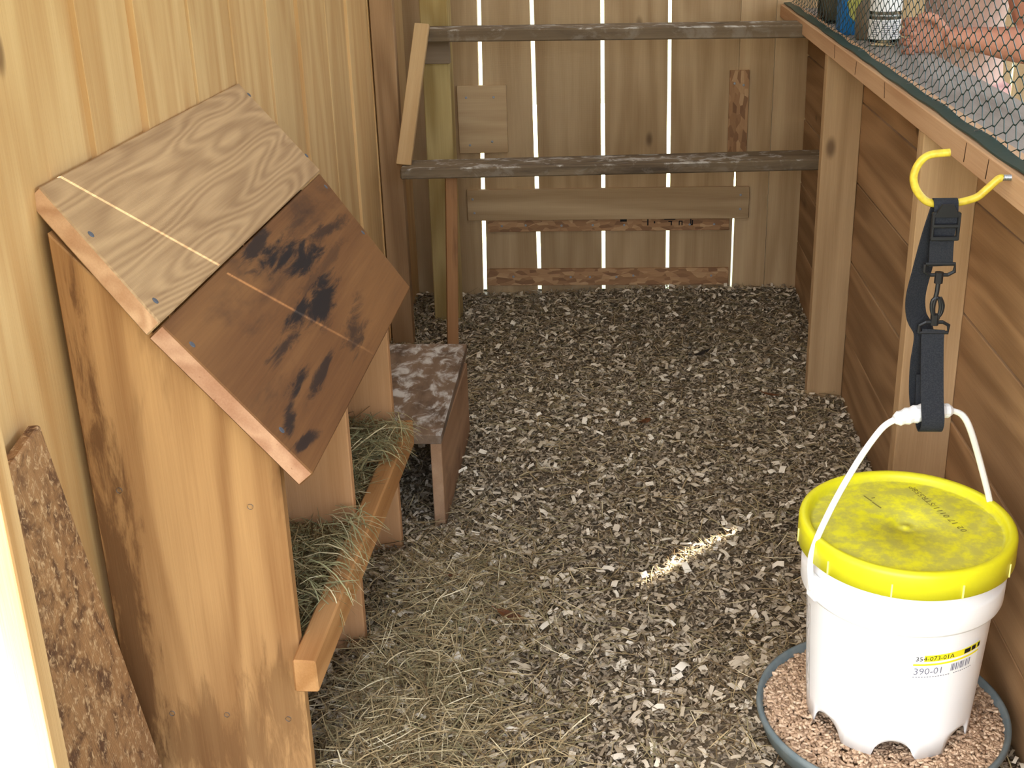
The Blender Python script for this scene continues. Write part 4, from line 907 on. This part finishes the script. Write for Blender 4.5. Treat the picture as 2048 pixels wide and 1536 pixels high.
for s in (-1, 1):
    bm = bmesh.new(); bmesh.ops.create_uvsphere(bm, u_segments=14, v_segments=10, radius=0.0125)
    e = bm_obj('eye', bm, MT['eye'], pr, Matrix.Translation((hd_c.x - 0.080, py_ + s * 0.031, hd_c.z + 0.008)), smooth=True)
    bm = bmesh.new(); bmesh.ops.create_uvsphere(bm, u_segments=10, v_segments=8, radius=0.0062)
    bm_obj('iris', bm, MT['iris'], e, Matrix.Translation((hd_c.x - 0.0875, py_ + s * 0.031, hd_c.z + 0.008)), smooth=True)
    bm = bmesh.new(); an = Vector((px_ + 0.02, py_ + s * 0.10, 0.03))
    loft(bm, [((an.x + 0.062, an.y, -0.018), (-1, 0, 0), 0.034, 0.040, (0, 1, 0)), ((an.x - 0.02, an.y, -0.010), (-1, 0, 0), 0.044, 0.050, (0, 1, 0)), ((an.x - 0.11, an.y, -0.030), (-1, 0, 0), 0.050, 0.030, (0, 1, 0)), ((an.x - 0.185, an.y, -0.038), (-1, 0, 0), 0.040, 0.020, (0, 1, 0))])
    bm_obj('shoe', bm, MT['shoe'], pr, smooth=True)

# ------------------------------------------------------------------ litter: shavings and hay
GZ = np.array([[gz(x, y) for x in np.linspace(-0.86, 0.66, 153)] for y in np.linspace(1.2, 4.4, 321)])
def gza(x, y):
    i = np.clip(((x + 0.86) / 1.52 * 152).astype(int), 0, 152); j = np.clip(((y - 1.2) / 3.2 * 320).astype(int), 0, 320)
    return GZ[j, i]
def keep(x, y):
    ok = np.ones(len(x), bool)
    ok &= ~((x > -0.445) & (x < -0.405) & (y > 2.58) & (y < 3.12))
    ok &= ~((x < -0.49) & (((y > 1.595) & (y < 1.63)) | ((y > 2.03) & (y < 2.065)) | ((y > 2.46) & (y < 2.49))))
    ok &= ~((x > 0.538) & (((y > 2.268) & (y < 2.316)) | ((y > 3.37) & (y < 3.42))))
    ok &= ~((x > -0.65) & (x < -0.55) & (y > 4.08) & (y < 4.18))
    ok &= ~((x < -0.765) & (y < 1.75)); ok &= (np.hypot(x - 0.43, y - 1.73) > 0.185)
    return ok
def chips(n, lmin, lmax, wmin, wmax, sh_mu, sh_sd, lift=0.010, tilt=0.38, region=(-0.84, 0.64, 1.24, 4.37)):
    x = rng.uniform(region[0], region[1], n); y = rng.uniform(region[2], region[3], n)
    ok = keep(x, y); x, y = x[ok], y[ok]; n = len(x)
    L = rng.uniform(lmin, lmax, n); w = rng.uniform(wmin, wmax, n); cu = rng.uniform(-0.05, 0.22, n) * L
    ya = rng.uniform(0, 6.283, n); pi_ = rng.normal(0, tilt, n); ro = rng.normal(0, tilt, n)
    z = gza(x, y) + rng.uniform(0, 1, n) ** 1.5 * lift + 0.3 * np.abs(np.sin(pi_)) * L
    pts = []
    for i in (-1, 0, 1):
        for j in (-1, 1):
            sk = rng.uniform(0.65, 1.0, n)
            pts.append(np.stack([i * L / 2 * rng.uniform(0.85, 1.1, n), j * w / 2 * sk, cu * (1 - i * i)], 1))
    P = np.stack(pts, 1)
    cr, sr = np.cos(ro)[:, None], np.sin(ro)[:, None]; Y = P[:, :, 1] * cr - P[:, :, 2] * sr; Z = P[:, :, 1] * sr + P[:, :, 2] * cr; X = P[:, :, 0]
    cp_, sp_ = np.cos(pi_)[:, None], np.sin(pi_)[:, None]; X, Z = X * cp_ + Z * sp_, -X * sp_ + Z * cp_
    cy, sy = np.cos(ya)[:, None], np.sin(ya)[:, None]; X, Y = X * cy - Y * sy, X * sy + Y * cy
    V = np.stack([X + x[:, None], Y + y[:, None], Z + z[:, None]], 2)
    dark = 0.03 * np.clip((y - 3.3) / 0.9, 0, 1)
    return V, np.clip(rng.normal(sh_mu, sh_sd, n) - dark, 0, 1)
parts = [chips(90000, 0.004, 0.014, 0.002, 0.006, 0.36, 0.16, 0.010), chips(24000, 0.008, 0.018, 0.004, 0.009, 0.48, 0.20, 0.012), chips(4200, 0.014, 0.028, 0.008, 0.015, 0.68, 0.16, 0.015, 0.30), chips(900, 0.018, 0.030, 0.012, 0.020, 0.92, 0.08, 0.017, 0.25)]
V = np.concatenate([p[0] for p in parts]); s_ = np.concatenate([p[1] for p in parts])
shv = bulk('wood_shavings', V, [(0, 2, 3, 1), (2, 4, 5, 3)], s_, MT['chip']); tag(shv, 'pale curled wood shavings spread over the coop floor', 'shavings', kind='stuff')
def strands(x, y, z, lmin, lmax, w0, w1, mu, sd, pit=0.12, yaw=None, droop=0.0, bend=0.5):
    n = len(x); L = rng.uniform(lmin, lmax, n); w = rng.uniform(w0, w1, n)
    ya = rng.uniform(0, 6.283, n) if yaw is None else yaw
    pi_ = rng.normal(0, pit, n); K = 5
    cur = np.stack([x, y, z], 1); P = [cur]; b = rng.normal(0, bend, n) / K; bp = rng.normal(-droop, 0.10, n)
    for i in range(K - 1):
        d = np.stack([np.cos(ya) * np.cos(pi_), np.sin(ya) * np.cos(pi_), np.sin(pi_)], 1)
        cur = cur + d * (L / (K - 1))[:, None]; P.append(cur); ya = ya + b; pi_ = pi_ + bp
    P = np.stack(P, 1); mid = P.mean(1) - np.stack([x, y, z], 1); P = P - mid[:, None, :]
    sdv = np.stack([-np.sin(ya), np.cos(ya), rng.normal(0, 0.5, n)], 1); sdv /= np.linalg.norm(sdv, axis=1)[:, None]
    tp_ = np.array([0.6, 1, 1, 0.9, 0.4])[None, :, None] * (w / 2)[:, None, None]
    A = P - sdv[:, None, :] * tp_; B = P + sdv[:, None, :] * tp_
    V = np.stack([A, B], 2).reshape(n, 2 * K, 3)
    return V, np.clip(rng.normal(mu, sd, n), 0, 1)
QS = [(2 * i, 2 * i + 1, 2 * i + 3, 2 * i + 2) for i in range(4)]
def hay_floor(n, region, lift, lmin, lmax, mu=0.5, sd=0.2, gauss=None):
    if gauss: x = rng.normal(gauss[0], gauss[1], n); y = rng.normal(gauss[2], gauss[3], n)
    else: x = rng.uniform(region[0], region[1], n); y = rng.uniform(region[2], region[3], n)
    ok = keep(x, y) & (x > -0.83) & (x < 0.63) & (y > 1.22) & (y < 4.36); x, y = x[ok], y[ok]
    z = gza(x, y) + 0.006 + rng.uniform(0, 1, len(x)) * lift
    return strands(x, y, z, lmin, lmax, 0.0009, 0.0024, mu, sd)
ps = [hay_floor(15000, (-0.82, 0.62, 1.24, 4.35), 0.014, 0.02, 0.08, 0.45, 0.26),
      hay_floor(3400, None, 0.030, 0.03, 0.12, 0.58, 0.24, gauss=(-0.37, 0.09, 1.82, 0.27)),
      hay_floor(900, None, 0.018, 0.03, 0.10, 0.55, 0.24, gauss=(-0.30, 0.12, 2.25, 0.16)),
      hay_floor(1000, (-0.5, -0.05, 1.45, 1.9), 0.02, 0.04, 0.12, 0.58, 0.24)]
hs_ = bulk('loose_hay', np.concatenate([p[0] for p in ps]), QS, np.concatenate([p[1] for p in ps]), MT['hay']); tag(hs_, 'dry loose hay scattered on the floor in front of the nest box', 'hay', kind='stuff')
def nest_hay(name, ya, yb, label, top):
    n = 3200
    x = rng.uniform(-0.76, -0.51, n); y = rng.uniform(ya + 0.02, yb - 0.02, n)
    u = (y - ya) / (yb - ya)
    hgt = top * (0.75 + 0.25 * np.sin(u * 3.1)) * (1.0 - 0.15 * (x + 0.76) / 0.25)
    z = 0.248 + rng.uniform(0.1, 1.0, n) ** 0.7 * hgt
    a = strands(x, y, z, 0.05, 0.15, 0.0011, 0.0026, 0.52, 0.26, pit=0.18)
    V, s = a
    V[:, :, 1] = np.clip(V[:, :, 1], ya + 0.001, yb - 0.001); V[:, :, 0] = np.maximum(V[:, :, 0], -0.78)
    m_ = 170
    x = rng.uniform(-0.50, -0.46, m_); y = rng.uniform(ya + 0.2, yb - 0.02, m_) if ya > 2 else rng.uniform(ya + 0.1, yb - 0.01, m_)
    b = strands(x, y, np.full(m_, 0.322) + rng.uniform(-0.01, 0.02, m_), 0.05, 0.13, 0.001, 0.0024, 0.6, 0.2, pit=0.2, yaw=rng.normal(0, 0.7, m_), droop=0.30)
    o = bulk(name, np.concatenate([V, b[0]]), QS, np.concatenate([s, b[1]]), MT['hay_g']); tag(o, label, 'hay', kind='stuff')
nest_hay('nest_hay', 1.622, 2.035, 'greenish hay heaped in the near nest bay', 0.085)
nest_hay('nest_hay', 2.057, 2.465, 'greenish hay heaped in the far nest bay spilling over the lip', 0.125)

# ------------------------------------------------------------------ leaves and a feather on the litter
def leaf(x, y, ang, L, w, label, mat='leaf', name='dry_leaf'):
    vs_, fs = [], []
    n = 7
    for i in range(n):
        t = i / (n - 1); hw = w / 2 * math.sin(math.pi * min(1, t * 0.92 + 0.04)) ** 0.8
        for j, q in enumerate((-1, 0, 1)): vs_.append((L * (t - 0.5), q * hw, 0.25 * abs(q) * hw + 0.10 * L * (2 * t - 1) ** 2))
    for i in range(n - 1):
        for j in range(2): fs.append((i * 3 + j, (i + 1) * 3 + j, (i + 1) * 3 + j + 1, i * 3 + j + 1))
    m = Matrix.Translation((x, y, gz(x, y) + 0.017)) @ Euler((random.uniform(-0.4, 0.4), random.uniform(-0.3, 0.3), ang)).to_matrix().to_4x4()
    o = thing(name, label, 'feather' if name == 'feather' else 'leaf', (x, y, gz(x, y) + 0.01))
    mesh_obj('blade', vs_, fs, MT[mat], o, m, smooth=True)
    bm = bmesh.new(); tube_bm(bm, [m @ Vector((-L * 0.72, 0, 0.012)), m @ Vector((-L * 0.4, 0, 0.006)), m @ Vector((L * 0.4, 0, 0.005))], [0.0012, 0.001, 0.0005], 5)
    bm_obj('stem', bm, MT[mat], o)
leaf(0.072, 3.173, 0.9, 0.050, 0.020, 'brown curled leaf alone in the middle of the floor')
leaf(-0.353, 2.265, 0.7, 0.040, 0.018, 'brown leaf near the far leg of the nest box')
leaf(-0.221, 2.157, -0.1, 0.058, 0.022, 'long reddish brown leaf on the shavings right of the nest hay')
leaf(0.433, 3.339, 0.1, 0.055, 0.016, 'thin dark leaf beside the foot of the far right post')
leaf(0.263, 3.708, 0.5, 0.060, 0.018, 'small dark feather lying on the shavings below the lower perch', 'feather', 'feather')
